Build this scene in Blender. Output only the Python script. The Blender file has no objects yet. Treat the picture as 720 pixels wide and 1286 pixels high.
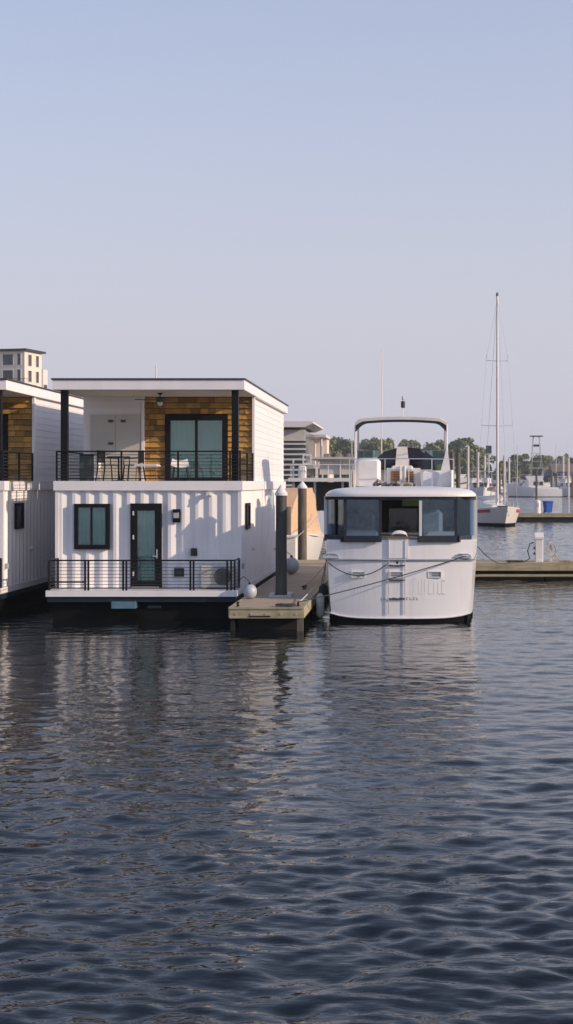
import bpy, math, random
import numpy as np
from mathutils import Vector

R = math.radians
random.seed(7)
rng = np.random.default_rng(11)
scn = bpy.context.scene
col = scn.collection

# ------------------------------------------------------------------ camera
FPX, CX, CY, CAMH = 1740.0, 517.0, 606.0, 3.47      # level camera with a shifted lens
cam_data = bpy.data.cameras.new('camera')
cam_data.sensor_fit = 'VERTICAL'
cam_data.sensor_height = 24.0
cam_data.lens = FPX / 1286.0 * 24.0
cam_data.shift_x = (360.0 - CX) / 1286.0
cam_data.shift_y = (CY - 643.0) / 1286.0
cam_data.clip_start = 0.1
cam_data.clip_end = 8000
cam = bpy.data.objects.new('camera', cam_data)
cam.location = (0, 0, CAMH)
cam.rotation_euler = (R(90), 0, 0)
col.objects.link(cam)
scn.camera = cam

# ------------------------------------------------------------------ sky and sun
SUN_AZ, SUN_EL = 107.0, 20.5          # azimuth clockwise from +Y
world = bpy.data.worlds.new('World')
scn.world = world
world.use_nodes = True
wn, wl = world.node_tree.nodes, world.node_tree.links
wn.clear()
sky = wn.new('ShaderNodeTexSky')
sky.sky_type = 'NISHITA'
sky.sun_disc = False
sky.sun_elevation = R(SUN_EL)
sky.sun_rotation = R(SUN_AZ)
sky.air_density = 1.0
sky.dust_density = 0.6
sky.ozone_density = 1.5
hs = wn.new('ShaderNodeHueSaturation')
hs.inputs['Saturation'].default_value = 1.35
tint = wn.new('ShaderNodeMix'); tint.data_type = 'RGBA'; tint.blend_type = 'MULTIPLY'
tint.inputs[0].default_value = 1.0
tint.inputs[7].default_value = (1.0, 0.86, 0.93, 1)
bg = wn.new('ShaderNodeBackground')
bg.inputs['Strength'].default_value = 0.15
wo = wn.new('ShaderNodeOutputWorld')
wl.new(sky.outputs[0], hs.inputs['Color'])
wl.new(hs.outputs[0], tint.inputs[6])
hazy = wn.new('ShaderNodeMix'); hazy.data_type = 'RGBA'      # even high haze over the clear-air sky
wtc = wn.new('ShaderNodeTexCoord'); wsp = wn.new('ShaderNodeSeparateXYZ')
wl.new(wtc.outputs['Generated'], wsp.inputs[0])
def wmath(op, a, b):
    m_ = wn.new('ShaderNodeMath'); m_.operation = op
    for i_, v_ in enumerate((a, b)):
        if v_ is None: continue
        if isinstance(v_, float): m_.inputs[i_].default_value = v_
        else: wl.new(v_, m_.inputs[i_])
    return m_.outputs[0]
path = wmath('DIVIDE', -0.33, wmath('MAXIMUM', wsp.outputs['Z'], 0.03))     # haze grows with the path through the air
wl.new(wmath('SUBTRACT', 1.0, wmath('EXPONENT', path, None)), hazy.inputs[0])
hazy.inputs[7].default_value = (2.64, 2.62, 2.98, 1)
wl.new(tint.outputs[2], hazy.inputs[6])
wl.new(hazy.outputs[2], bg.inputs['Color'])
wl.new(bg.outputs[0], wo.inputs['Surface'])

sun_data = bpy.data.lights.new('sun', 'SUN')
sun_data.energy = 2.75
sun_data.angle = R(0.5)
sun_data.color = (1.0, 0.78, 0.59)
sun = bpy.data.objects.new('sun', sun_data)
sd = Vector((math.sin(R(SUN_AZ)) * math.cos(R(SUN_EL)), math.cos(R(SUN_AZ)) * math.cos(R(SUN_EL)), math.sin(R(SUN_EL))))
sun.rotation_euler = sd.to_track_quat('Z', 'Y').to_euler()
sun.location = sd * 200
col.objects.link(sun)

vs = scn.view_settings
vs.view_transform = 'Standard'
vs.look = 'None'
vs.exposure = 0.60
vs.gamma = 1.0
vs.use_curve_mapping = False


# ------------------------------------------------------------------ helpers
def P(px, py, Y):
    """point at depth Y that the photograph shows at pixel px, py"""
    return Vector(((px - CX) / FPX * Y, Y, CAMH - (py - CY) / FPX * Y))


class MB:
    def __init__(s):
        s.v, s.f = [], []

    def add(s, vs_, fs_):
        n = len(s.v)
        s.v += [tuple(p) for p in vs_]
        s.f += [tuple(i + n for i in f) for f in fs_]
        return s

    def box(s, x0, x1, y0, y1, z0, z1):
        return s.add([(x0, y0, z0), (x1, y0, z0), (x1, y1, z0), (x0, y1, z0),
                      (x0, y0, z1), (x1, y0, z1), (x1, y1, z1), (x0, y1, z1)],
                     [(0, 3, 2, 1), (4, 5, 6, 7), (0, 1, 5, 4), (1, 2, 6, 5), (2, 3, 7, 6), (3, 0, 4, 7)])

    def bbox(s, x0, x1, y0, y1, z0, z1, b):
        """box with chamfered vertical edges and top"""
        def ring(z, i):
            return [(x0 + b + i, y0 + i, z), (x1 - b - i, y0 + i, z), (x1 - i, y0 + b + i, z), (x1 - i, y1 - b - i, z),
                    (x1 - b - i, y1 - i, z), (x0 + b + i, y1 - i, z), (x0 + i, y1 - b - i, z), (x0 + i, y0 + b + i, z)]
        return s.rings([ring(z0, 0), ring(z1 - b, 0), ring(z1, b)], True)

    def rings(s, rs, cap=True, closed=True):
        n = len(rs[0]); base = len(s.v)
        for r in rs:
            s.v += [tuple(p) for p in r]
        for i in range(len(rs) - 1):
            for j in range(n if closed else n - 1):
                a = base + i * n + j; b = base + i * n + (j + 1) % n
                s.f.append((a, b, b + n, a + n))
        if cap and closed:
            s.f.append(tuple(base + j for j in reversed(range(n))))
            s.f.append(tuple(base + (len(rs) - 1) * n + j for j in range(n)))
        return s

    def tube(s, p, q, r, n=8, r2=None):
        return s.path([p, q], r, n, r2)

    def path(s, pts, r, n=6, r2=None):
        pts = [Vector(p) for p in pts]; rs = []
        m = len(pts)
        up0 = None
        for i, p in enumerate(pts):
            d = (pts[min(i + 1, m - 1)] - pts[max(i - 1, 0)]).normalized()
            if up0 is None:
                up0 = Vector((0, 0, 1)) if abs(d.z) < .9 else Vector((1, 0, 0))
            a = d.cross(up0)
            if a.length < 1e-4:
                a = d.cross(Vector((0, 1, 0)))
            a.normalize(); b = a.cross(d).normalized()
            rr = r if r2 is None else r + (r2 - r) * i / (m - 1)
            rs.append([p + a * rr * math.cos(2 * math.pi * k / n) + b * rr * math.sin(2 * math.pi * k / n) for k in range(n)])
        return s.rings(rs, True)

    def lathe(s, prof, n=12, c=(0, 0, 0)):
        return s.rings([[(c[0] + r * math.cos(2 * math.pi * k / n), c[1] + r * math.sin(2 * math.pi * k / n), c[2] + z)
                         for k in range(n)] for r, z in prof], True)

    def grid(s, fn, nu, nv):
        base = len(s.v)
        for j in range(nv + 1):
            for i in range(nu + 1):
                s.v.append(tuple(fn(i / nu, j / nv)))
        for j in range(nv):
            for i in range(nu):
                a = base + j * (nu + 1) + i
                s.f.append((a, a + 1, a + nu + 2, a + nu + 1))
        return s

    def prism(s, poly, y0, y1):
        """polygon of (x, z) extruded along y"""
        return s.rings([[(x, y0, z) for x, z in poly], [(x, y1, z) for x, z in poly]], True)

    def prism_x(s, poly, x0, x1):
        return s.rings([[(x0, y, z) for y, z in poly], [(x1, y, z) for y, z in poly]], True)

    def prism_z(s, poly, z0, z1):
        return s.rings([[(x, y, z0) for x, y in poly], [(x, y, z1) for x, y in poly]], True)

    def mesh(s, name, mat, smooth=False, ang=35):
        me = bpy.data.meshes.new(name)
        me.from_pydata(s.v, [], s.f)
        import bmesh
        bm = bmesh.new(); bm.from_mesh(me)
        bmesh.ops.recalc_face_normals(bm, faces=bm.faces)
        bm.to_mesh(me); bm.free()
        me.materials.append(mat)
        if smooth:
            me.shade_smooth()
            me.set_sharp_from_angle(angle=R(ang))
        me.update()
        return me

    def build(s, name, mat, parent=None, smooth=False, ang=35, loc=None):
        return link(name, s.mesh(name, mat, smooth, ang), parent, loc)


def link(name, me, parent=None, loc=None, rot=None, scale=None):
    o = bpy.data.objects.new(name, me)
    col.objects.link(o)
    o.parent = parent
    if loc is not None: o.location = loc
    if rot is not None: o.rotation_euler = rot
    if scale is not None: o.scale = scale
    return o


def tag(o, label=None, cat=None, group=None, kind=None):
    if label: o['label'] = label
    if cat: o['category'] = cat
    if group: o['group'] = group
    if kind: o['kind'] = kind
    return o


def thing(name, label, cat, loc=(0, 0, 0), rz=0, group=None):
    return tag(link(name, None, None, loc, (0, 0, rz)), label, cat, group)


def copy_tree(o, parent=None):
    c = o.copy(); col.objects.link(c); c.parent = parent
    for ch in list(o.children):
        copy_tree(ch, c)
    return c


# ------------------------------------------------------------------ materials
def mat(name, base, rough=.5, var=.12, scale=3.0, metal=0.0, bump=0.0, bscale=40.0, stretch=None, rand=0.0,
        stain=None, stain_amt=0.0, spec=None, coat=0.0):
    m = bpy.data.materials.new(name); m.use_nodes = True
    nt = m.node_tree; n = nt.nodes; l = nt.links
    b = n['Principled BSDF']
    b.inputs['Roughness'].default_value = rough
    b.inputs['Metallic'].default_value = metal
    if spec is not None: b.inputs['Specular IOR Level'].default_value = spec
    if coat: b.inputs['Coat Weight'].default_value = coat
    tc = n.new('ShaderNodeTexCoord')
    mp = n.new('ShaderNodeMapping')
    if stretch: mp.inputs['Scale'].default_value = stretch
    l.new(tc.outputs['Object'], mp.inputs['Vector'])
    nz = n.new('ShaderNodeTexNoise'); nz.inputs['Scale'].default_value = scale
    nz.inputs['Detail'].default_value = 5
    l.new(mp.outputs[0], nz.inputs['Vector'])
    ramp = n.new('ShaderNodeMapRange')
    ramp.inputs[1].default_value = .3; ramp.inputs[2].default_value = .7
    ramp.inputs[3].default_value = 1 - var; ramp.inputs[4].default_value = 1 + var
    l.new(nz.outputs[0], ramp.inputs[0])
    fac = ramp.outputs[0]
    if rand:
        oi = n.new('ShaderNodeObjectInfo')
        rr = n.new('ShaderNodeMapRange'); rr.inputs[3].default_value = 1 - rand; rr.inputs[4].default_value = 1 + rand
        l.new(oi.outputs['Random'], rr.inputs[0])
        mu = n.new('ShaderNodeMath'); mu.operation = 'MULTIPLY'
        l.new(fac, mu.inputs[0]); l.new(rr.outputs[0], mu.inputs[1]); fac = mu.outputs[0]
    vm = n.new('ShaderNodeVectorMath'); vm.operation = 'SCALE'
    vm.inputs[0].default_value = base[:3]
    l.new(fac, vm.inputs['Scale'])
    out = vm.outputs[0]
    if stain:
        nz2 = n.new('ShaderNodeTexNoise'); nz2.inputs['Scale'].default_value = 1.0; nz2.inputs['Detail'].default_value = 6
        mp2 = n.new('ShaderNodeMapping'); mp2.inputs['Scale'].default_value = (6, 6, .7)
        l.new(tc.outputs['Object'], mp2.inputs['Vector']); l.new(mp2.outputs[0], nz2.inputs['Vector'])
        r2 = n.new('ShaderNodeMapRange'); r2.inputs[1].default_value = .5; r2.inputs[2].default_value = .8
        r2.inputs[4].default_value = stain_amt
        l.new(nz2.outputs[0], r2.inputs[0])
        mx = n.new('ShaderNodeMix'); mx.data_type = 'RGBA'
        mx.inputs[7].default_value = (*stain, 1)
        l.new(r2.outputs[0], mx.inputs[0]); l.new(out, mx.inputs[6]); out = mx.outputs[2]
    l.new(out, b.inputs['Base Color'])
    if bump:
        nb = n.new('ShaderNodeTexNoise'); nb.inputs['Scale'].default_value = bscale; nb.inputs['Detail'].default_value = 4
        l.new(mp.outputs[0], nb.inputs['Vector'])
        bp = n.new('ShaderNodeBump'); bp.inputs['Strength'].default_value = bump; bp.inputs['Distance'].default_value = .02
        l.new(nb.outputs[0], bp.inputs['Height']); l.new(bp.outputs[0], b.inputs['Normal'])
    return m


def glass(name, tintc, gloss=.12, rough=.02, gcol=(1, 1, 1)):
    """thin pane: tinted see-through with a mirror share"""
    m = bpy.data.materials.new(name); m.use_nodes = True
    n = m.node_tree.nodes; l = m.node_tree.links; n.clear()
    t = n.new('ShaderNodeBsdfTransparent'); t.inputs[0].default_value = (*tintc, 1)
    g = n.new('ShaderNodeBsdfGlossy'); g.inputs['Roughness'].default_value = rough
    g.inputs[0].default_value = (*gcol, 1)
    fr = n.new('ShaderNodeFresnel'); fr.inputs[0].default_value = 1.5
    ad = n.new('ShaderNodeMath'); ad.operation = 'ADD'; ad.use_clamp = True
    ad.inputs[1].default_value = gloss
    nz = n.new('ShaderNodeTexNoise'); nz.inputs['Scale'].default_value = 2.5
    tc = n.new('ShaderNodeTexCoord'); l.new(tc.outputs['Object'], nz.inputs['Vector'])
    bp = n.new('ShaderNodeBump'); bp.inputs['Strength'].default_value = .12; bp.inputs['Distance'].default_value = .05
    l.new(nz.outputs[0], bp.inputs['Height']); l.new(bp.outputs[0], g.inputs['Normal'])
    mx = n.new('ShaderNodeMixShader'); o = n.new('ShaderNodeOutputMaterial')
    l.new(fr.outputs[0], ad.inputs[0]); l.new(ad.outputs[0], mx.inputs[0])
    l.new(t.outputs[0], mx.inputs[1]); l.new(g.outputs[0], mx.inputs[2]); l.new(mx.outputs[0], o.inputs[0])
    return m


M = {}
M['white_paint'] = mat('white_paint', (.83, .81, .80), .45, .035, 1.5, stain=(.52, .47, .40), stain_amt=.3)
M['white_trim'] = mat('white_trim', (.84, .82, .815), .4, .03, 2, stain=(.55, .52, .5), stain_amt=.12)
M['white_siding'] = mat('white_siding', (.79, .77, .76), .5, .03, 2, rand=.02)
M['storage_shaded'] = mat('storage_shaded', (.52, .51, .47), .5, .04, 2)  # white doors, base colour darkened to carry the balcony shade
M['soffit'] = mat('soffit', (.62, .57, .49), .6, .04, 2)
M['black_metal'] = mat('black_metal', (.006, .007, .009), .55, .2, 6, spec=.22)
M['rail_metal'] = mat('rail_metal', (.010, .010, .011), .5, .2, 6, spec=.25)
M['steel_cable'] = mat('steel_cable', (.03, .03, .034), .5, .1, 6)
M['roof_edge'] = mat('roof_edge', (.03, .032, .035), .5, .2, 6)
M['hull_black'] = mat('hull_black', (.004, .0045, .005), .7, .3, 3, spec=.15)
M['hull_blue'] = mat('hull_blue', (.010, .028, .040), .5, .2, 3, spec=.25)
M['shingle_wood'] = mat('shingle_wood', (.40, .225, .058), .7, .4, 4, stretch=(1, 1, 6), rand=.5, bump=.3, bscale=12)
M['shingle_back'] = mat('shingle_back', (.03, .018, .008), .8, .2, 4)
M['curtain'] = mat('curtain', (.86, .87, .82), .8, .06, 3)
M['curtain_teal'] = mat('curtain_teal', (.22, .62, .68), .7, .05, 3)
M['tinted_glass'] = glass('tinted_glass', (.68, .83, .81), .04)
M['clear_glass'] = glass('clear_glass', (.70, .77, .82), .03, .05, (.7, .85, 1))
M['green_screen'] = glass('green_screen', (.62, .74, .70), .10, .04)
M['dark_glass'] = mat('dark_glass', (.012, .016, .02), .06, .2, 3, spec=.6)
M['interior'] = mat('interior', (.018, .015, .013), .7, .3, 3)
M['gelcoat'] = mat('gelcoat', (.82, .825, .835), .22, .025, 1.2, stain=(.52, .47, .38), stain_amt=.28, coat=.3)
M['gelcoat_warm'] = mat('gelcoat_warm', (.76, .74, .70), .3, .03, 1.2)
M['vinyl_white'] = mat('vinyl_white', (.74, .72, .70), .6, .05, 4, bump=.3, bscale=5)
M['navy_canvas'] = mat('navy_canvas', (.016, .024, .04), .8, .25, 5, bump=.3, bscale=8)
M['blue_canvas'] = mat('blue_canvas', (.03, .06, .13), .8, .25, 5)
M['bimini_top'] = mat('bimini_top', (.55, .52, .49), .8, .08, 4)
M['tan_canvas'] = mat('tan_canvas', (.60, .41, .25), .85, .08, 3, bump=.4, bscale=4)
M['grey_canvas'] = mat('grey_canvas', (.22, .21, .20), .85, .4, 9, bump=.5, bscale=9)
M['stainless'] = mat('stainless', (.72, .72, .72), .22, .05, 6, metal=.9)
M['alu_white'] = mat('alu_white', (.70, .69, .68), .4, .05, 4)
M['teak'] = mat('teak', (.24, .11, .04), .55, .3, 8, stretch=(1, 1, 5))
M['rub_grey'] = mat('rub_grey', (.42, .43, .45), .45, .1, 6)
M['rope_dark'] = mat('rope_dark', (.045, .05, .06), .9, .3, 30)
M['rope_pale'] = mat('rope_pale', (.45, .38, .28), .9, .3, 30)
M['rope_white'] = mat('rope_white', (.6, .58, .54), .9, .2, 30)
M['fender_shaded'] = mat('fender_shaded', (.40, .44, .50), .4, .1, 5, stain=(.3, .28, .22), stain_amt=.35)  # white vinyl with blue-grey shade put into the base colour; stain is dirt
M['fender_grey'] = mat('fender_grey', (.40, .42, .42), .45, .15, 5, stain=(.15, .14, .1), stain_amt=.5)
M['dock_wood'] = mat('dock_wood', (.38, .31, .23), .85, .22, 3, stretch=(.6, 6, 6), bump=.4, bscale=10)
M['dock_edge'] = mat('dock_edge', (.36, .325, .21), .8, .2, 3, stretch=(.6, 4, 4), stain=(.16, .16, .07), stain_amt=.5)
M['dock_dark'] = mat('dock_dark', (.008, .0075, .006), .8, .3, 3)
M['pile_wood'] = mat('pile_wood', (.115, .10, .082), .85, .3, 3, stretch=(5, 5, .6), bump=.5, bscale=14)
M['pile_steel'] = mat('pile_steel', (.048, .050, .048), .65, .3, 3, stretch=(5, 5, .6), stain=(.10, .065, .04), stain_amt=.3)
M['pile_pale'] = mat('pile_pale', (.62, .58, .53), .8, .1, 3)
M['cap_white'] = mat('cap_white', (.72, .70, .69), .5, .06, 6)
M['plastic_white'] = mat('plastic_white', (.70, .69, .68), .45, .05, 4)
M['plastic_black'] = mat('plastic_black', (.016, .016, .018), .4, .2, 4)
M['ac_grey'] = mat('ac_grey', (.50, .50, .48), .5, .06, 4)
M['fan_dark'] = mat('fan_dark', (.05, .06, .06), .5, .2, 4)
M['cabinet_green'] = mat('cabinet_green', (.055, .075, .072), .45, .15, 4)
M['steel_blue'] = mat('steel_blue', (.10, .19, .26), .3, .2, 4)
M['bin_blue'] = mat('bin_blue', (.02, .09, .42), .4, .15, 4)
M['red_stripe'] = mat('red_stripe', (.52, .085, .05), .4, .12, 4)
M['mast_metal'] = mat('mast_metal', (.62, .59, .56), .4, .05, 3, metal=.15)
M['building_cream'] = mat('building_cream', (.76, .66, .57), .8, .06, .4)
M['building_white'] = mat('building_white', (.68, .64, .62), .8, .05, .4)
M['building_glass'] = mat('building_glass', (.05, .065, .065), .15, .3, .5)
M['window_dark'] = mat('window_dark', (.06, .055, .055), .2, .4, .7)
M['louver'] = mat('louver', (.58, .57, .56), .6, .05, 1)
M['bark'] = mat('bark', (.10, .075, .055), .9, .3, 2)
M['brown_roof'] = mat('brown_roof', (.17, .13, .11), .85, .2, .5)
M['bank'] = mat('bank', (.15, .13, .09), .9, .35, .05)
M['lettering'] = mat('lettering', (.74, .735, .735), .3, .02, 10)
M['lettering_grey'] = mat('lettering_grey', (.22, .21, .21), .5, .1, 10)


def leaf_mat(name, c):
    m = mat(name, c, .7, .45, .25, rand=.12)
    b = m.node_tree.nodes['Principled BSDF']
    b.inputs['Subsurface Weight'].default_value = 0
    return m


M['leaf_a'] = leaf_mat('leaf_a', (.17, .20, .065))
M['leaf_b'] = leaf_mat('leaf_b', (.11, .145, .06))
M['leaf_c'] = leaf_mat('leaf_c', (.145, .175, .08))


def water_mat():
    m = bpy.data.materials.new('river_water'); m.use_nodes = True
    n = m.node_tree.nodes; l = m.node_tree.links
    b = n['Principled BSDF']
    b.inputs['Base Color'].default_value = (.006, .009, .011, 1)
    b.inputs['Roughness'].default_value = .015
    b.inputs['IOR'].default_value = 1.42
    b.inputs['Specular Tint'].default_value = (.83, .94, 1, 1)
    tc = n.new('ShaderNodeTexCoord')
    def layer(sc, stretch, detail, rot):
        mp = n.new('ShaderNodeMapping'); mp.inputs['Scale'].default_value = stretch
        mp.inputs['Rotation'].default_value = (0, 0, R(rot))
        nz = n.new('ShaderNodeTexNoise'); nz.inputs['Scale'].default_value = sc
        nz.inputs['Detail'].default_value = detail; nz.inputs['Roughness'].default_value = .55
        l.new(tc.outputs['Object'], mp.inputs['Vector']); l.new(mp.outputs[0], nz.inputs['Vector'])
        return nz.outputs[0]
    a = layer(2.6, (.55, 1.5, 1), 3, 8)
    c = layer(.55, (.5, 1.6, 1), 3, -6)
    b1 = n.new('ShaderNodeBump'); b1.inputs['Strength'].default_value = .5; b1.inputs['Distance'].default_value = .03
    b2 = n.new('ShaderNodeBump'); b2.inputs['Strength'].default_value = .35; b2.inputs['Distance'].default_value = .10
    e = layer(8.5, (.6, 1.4, 1), 2, 20)
    b0 = n.new('ShaderNodeBump'); b0.inputs['Strength'].default_value = .5; b0.inputs['Distance'].default_value = .011
    l.new(e, b0.inputs['Height']); l.new(b0.outputs[0], b2.inputs['Normal'])
    # beyond the modelled waves the bump carries all of the chop
    sp = n.new('ShaderNodeSeparateXYZ'); l.new(tc.outputs['Object'], sp.inputs[0])
    far = n.new('ShaderNodeMapRange'); far.inputs[1].default_value = 30; far.inputs[2].default_value = 90
    far.inputs[3].default_value = .030; far.inputs[4].default_value = .06
    l.new(sp.outputs['Y'], far.inputs[0]); l.new(far.outputs[0], b1.inputs['Distance'])
    far2 = n.new('ShaderNodeMapRange'); far2.inputs[1].default_value = 30; far2.inputs[2].default_value = 90
    far2.inputs[3].default_value = .06; far2.inputs[4].default_value = .15
    l.new(sp.outputs['Y'], far2.inputs[0]); l.new(far2.outputs[0], b2.inputs['Distance'])
    l.new(c, b2.inputs['Height']); l.new(a, b1.inputs['Height'])
    l.new(b2.outputs[0], b1.inputs['Normal'])
    # bump fades out at grazing distance, so far chop tilts the normal directly
    mpf = n.new('ShaderNodeMapping'); mpf.inputs['Scale'].default_value = (.45, 1.3, 1)
    nf = n.new('ShaderNodeTexNoise'); nf.inputs['Scale'].default_value = 1.7; nf.inputs['Detail'].default_value = 3
    l.new(tc.outputs['Object'], mpf.inputs['Vector']); l.new(mpf.outputs[0], nf.inputs['Vector'])
    sub = n.new('ShaderNodeVectorMath'); sub.operation = 'SUBTRACT'; sub.inputs[1].default_value = (.5, .5, .5)
    l.new(nf.outputs['Color'], sub.inputs[0])
    mul = n.new('ShaderNodeVectorMath'); mul.operation = 'MULTIPLY'; mul.inputs[1].default_value = (.45, .85, 0)
    l.new(sub.outputs[0], mul.inputs[0])
    fw = n.new('ShaderNodeMapRange'); fw.inputs[1].default_value = 60; fw.inputs[2].default_value = 170
    l.new(sp.outputs['Y'], fw.inputs[0])
    sc = n.new('ShaderNodeVectorMath'); sc.operation = 'SCALE'
    l.new(mul.outputs[0], sc.inputs[0]); l.new(fw.outputs[0], sc.inputs['Scale'])
    ad = n.new('ShaderNodeVectorMath'); ad.operation = 'ADD'
    l.new(b1.outputs[0], ad.inputs[0]); l.new(sc.outputs[0], ad.inputs[1])
    nr = n.new('ShaderNodeVectorMath'); nr.operation = 'NORMALIZE'
    l.new(ad.outputs[0], nr.inputs[0]); l.new(nr.outputs[0], b.inputs['Normal'])
    return m


M['water'] = water_mat()

# ------------------------------------------------------------------ water, land
def make_water():
    ys = [-60, -30, -12, -4, 0, 2.5]
    y = 5.0
    while y < 140:
        ys.append(y); y += min(max(.03, y * .0032), .17)
    while y < 4000:
        ys.append(y); y *= 1.06
    xs = list(np.arange(-17, 6.0, .06)) + list(np.arange(6.0, 18.5, .11))
    left = [-4000, -2000, -900, -400, -200, -110, -70, -48, -34, -26, -21, -18.5]
    right = [20, 27, 38, 55, 80, 130, 250, 500, 1000, 2000, 4000]
    xs = np.array(left + xs + right); ys = np.array(ys)
    X, Y = np.meshgrid(xs, ys)
    dx = np.gradient(xs)[None, :]; dy = np.gradient(ys)[:, None]
    Z = np.zeros_like(X)
    # slow gust pattern makes calmer and rougher streaks
    gust = .9 + .28 * np.sin(X * .21 + Y * .09 + 1.3) * np.sin(Y * .17 - X * .05) + .25 * np.sin(X * .9 + Y * .35) * np.sin(Y * .8 - X * .27 + 2)
    for i in range(80):
        lam = .15 * (1.8 / .15) ** (rng.random() ** 1.15)
        th = rng.normal(0, .72) + R(-8)
        k = 2 * math.pi / lam
        amp = .0042 * lam * (.5 + rng.random()) * (1.0 if lam < .45 else (.45 / lam) ** .7)
        kx, ky = k * math.sin(th), k * math.cos(th)
        sp = np.maximum(np.abs(math.sin(th)) * dx, np.abs(math.cos(th)) * dy)
        att = np.clip((lam / sp - 2.5) / 3.0, 0, 1)
        ph = kx * X + ky * Y + rng.random() * 6.283
        s = np.sin(ph + .35 * np.sin(.31 * k * (ky * X - kx * Y) / k + i))
        Z += amp * att * (s + .22 * np.cos(2 * ph))
    Z *= gust * (.36 + .38 * np.clip((X - .5) / 4, 0, 1) * np.clip((45 - Y) / 6, 0, 1) * np.clip((Y - 16) / 12, 0, 1) + .80 * np.clip((29 - Y) / 18, 0, 1) + .75 * np.clip((Y - 42) / 12, 0, 1))      # calmer in the lee of the houseboats
    Z *= np.clip((X + 30) / 12, 0, 1) * np.clip((21 - X) / 3, 0, 1)
    nv, nu = X.shape
    V = np.stack([X, Y, Z], -1).reshape(-1, 3)
    idx = np.arange(nv * nu).reshape(nv, nu)
    F = np.stack([idx[:-1, :-1], idx[:-1, 1:], idx[1:, 1:], idx[1:, :-1]], -1).reshape(-1, 4)
    me = bpy.data.meshes.new('water')
    me.vertices.add(len(V)); me.vertices.foreach_set('co', V.astype(np.float32).ravel())
    me.loops.add(F.size); me.loops.foreach_set('vertex_index', F.astype(np.int32).ravel())
    me.polygons.add(len(F))
    me.polygons.foreach_set('loop_start', np.arange(0, F.size, 4, dtype=np.int32))
    me.polygons.foreach_set('loop_total', np.full(len(F), 4, dtype=np.int32))
    me.update(calc_edges=True); me.validate()
    me.materials.append(M['water'])
    me.shade_smooth()
    return tag(link('water', me), kind='structure')


make_water()

# far shore: low bank with an uneven edge
def land(name, pts, z, skirt=-1.0):
    mb = MB()
    n = len(pts)
    mb.add([(x, y, z) for x, y in pts], [tuple(range(n))])
    mb.rings([[(x, y, skirt) for x, y in pts], [(x, y, z) for x, y in pts]], False)
    return tag(mb.build(name, M['bank']), kind='structure')


pts = [(-25 + i * 12, 478 + 5 * math.sin(i * 1.7) + 4 * math.sin(i * .63)) for i in range(-5, 40)]
land('far_bank', pts + [(1500, 600), (1500, 3500), (-400, 3500), (-400, 480)], 1.2)
land('left_bank', [(-160, 118), (-60, 116), (-24, 120), (-17, 128), (-15, 170), (-18, 260), (-40, 330), (-160, 420), (-400, 480), (-400, 118)], 1.0)


# ------------------------------------------------------------------ houseboats
def corrugated(mb, p0, p1, nrm, z0, z1, depth=.045, per=.355, flip=False):
    """trapezoid ribbed sheet from p0 to p1 (x, y); nrm points outward"""
    p0 = Vector((*p0, 0)); p1 = Vector((*p1, 0)); d = (p1 - p0); L = d.length; d.normalize()
    nv = Vector((*nrm, 0))
    prof = []
    t = 0
    steps = [(.08, depth), (.12, 0), (.07, 0), (.085, depth)]
    u = 0; prof.append((0, depth))
    i = 0
    while u < L:
        w, e = steps[i % 4]
        u = min(L, u + w); prof.append((u, e)); i += 1
    lo = [p0 + d * u + nv * e + Vector((0, 0, z0)) for u, e in prof]
    hi = [p0 + d * u + nv * e + Vector((0, 0, z1)) for u, e in prof]
    mb.rings([lo, hi], False, closed=False)
    return mb


def wavy(mb, x0, x1, y, z0, z1, amp=.018, per=.12, ph=0):
    n = max(8, int((x1 - x0) / .02))
    mb.grid(lambda u, v: (x0 + (x1 - x0) * u, y + amp * math.sin(2 * math.pi * (x1 - x0) * u / per + ph + 1.4 * math.sin(u * 5 + ph)) * (.6 + .4 * (1 - v)), z0 + (z1 - z0) * v), n, 3)
    return mb


def frame(mb, x0, x1, z0, z1, w, y0, y1, wb=None, wt=None):
    wb = w if wb is None else wb; wt = w if wt is None else wt
    mb.box(x0, x0 + w, y0, y1, z0, z1); mb.box(x1 - w, x1, y0, y1, z0, z1)
    mb.box(x0 + w, x1 - w, y0, y1, z0, z0 + wb); mb.box(x0 + w, x1 - w, y0, y1, z1 - wt, z1)
    return mb


def railing(root, name, path, z0, z1, posts, ncab, post_w=.04, extra=None):
    """path: list of (x, y) corners; posts: list of (x, y)"""
    mb = MB()
    for (a, b) in zip(path[:-1], path[1:]):
        mb.tube((*a, z1), (*b, z1), .022, 6); mb.tube((*a, z0 + .06), (*b, z0 + .06), .016, 6)
    top = mb.build(name, M['rail_metal'], root)
    for (x, y) in posts:
        MB().box(x - post_w / 2, x + post_w / 2, y - post_w / 2, y + post_w / 2, z0, z1).build('post', M['rail_metal'], top)
    for k in range(ncab):
        z = z0 + .06 + (z1 - z0 - .06) * (k + 1) / (ncab + 1)
        c = MB()
        for (a, b) in zip(path[:-1], path[1:]):
            c.tube((*a, z), (*b, z), .0075, 5)
        c.build('cable', M['steel_cable'], top)
    if extra: extra(top)
    return top


HX, HY = -6.83, 36.0


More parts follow.
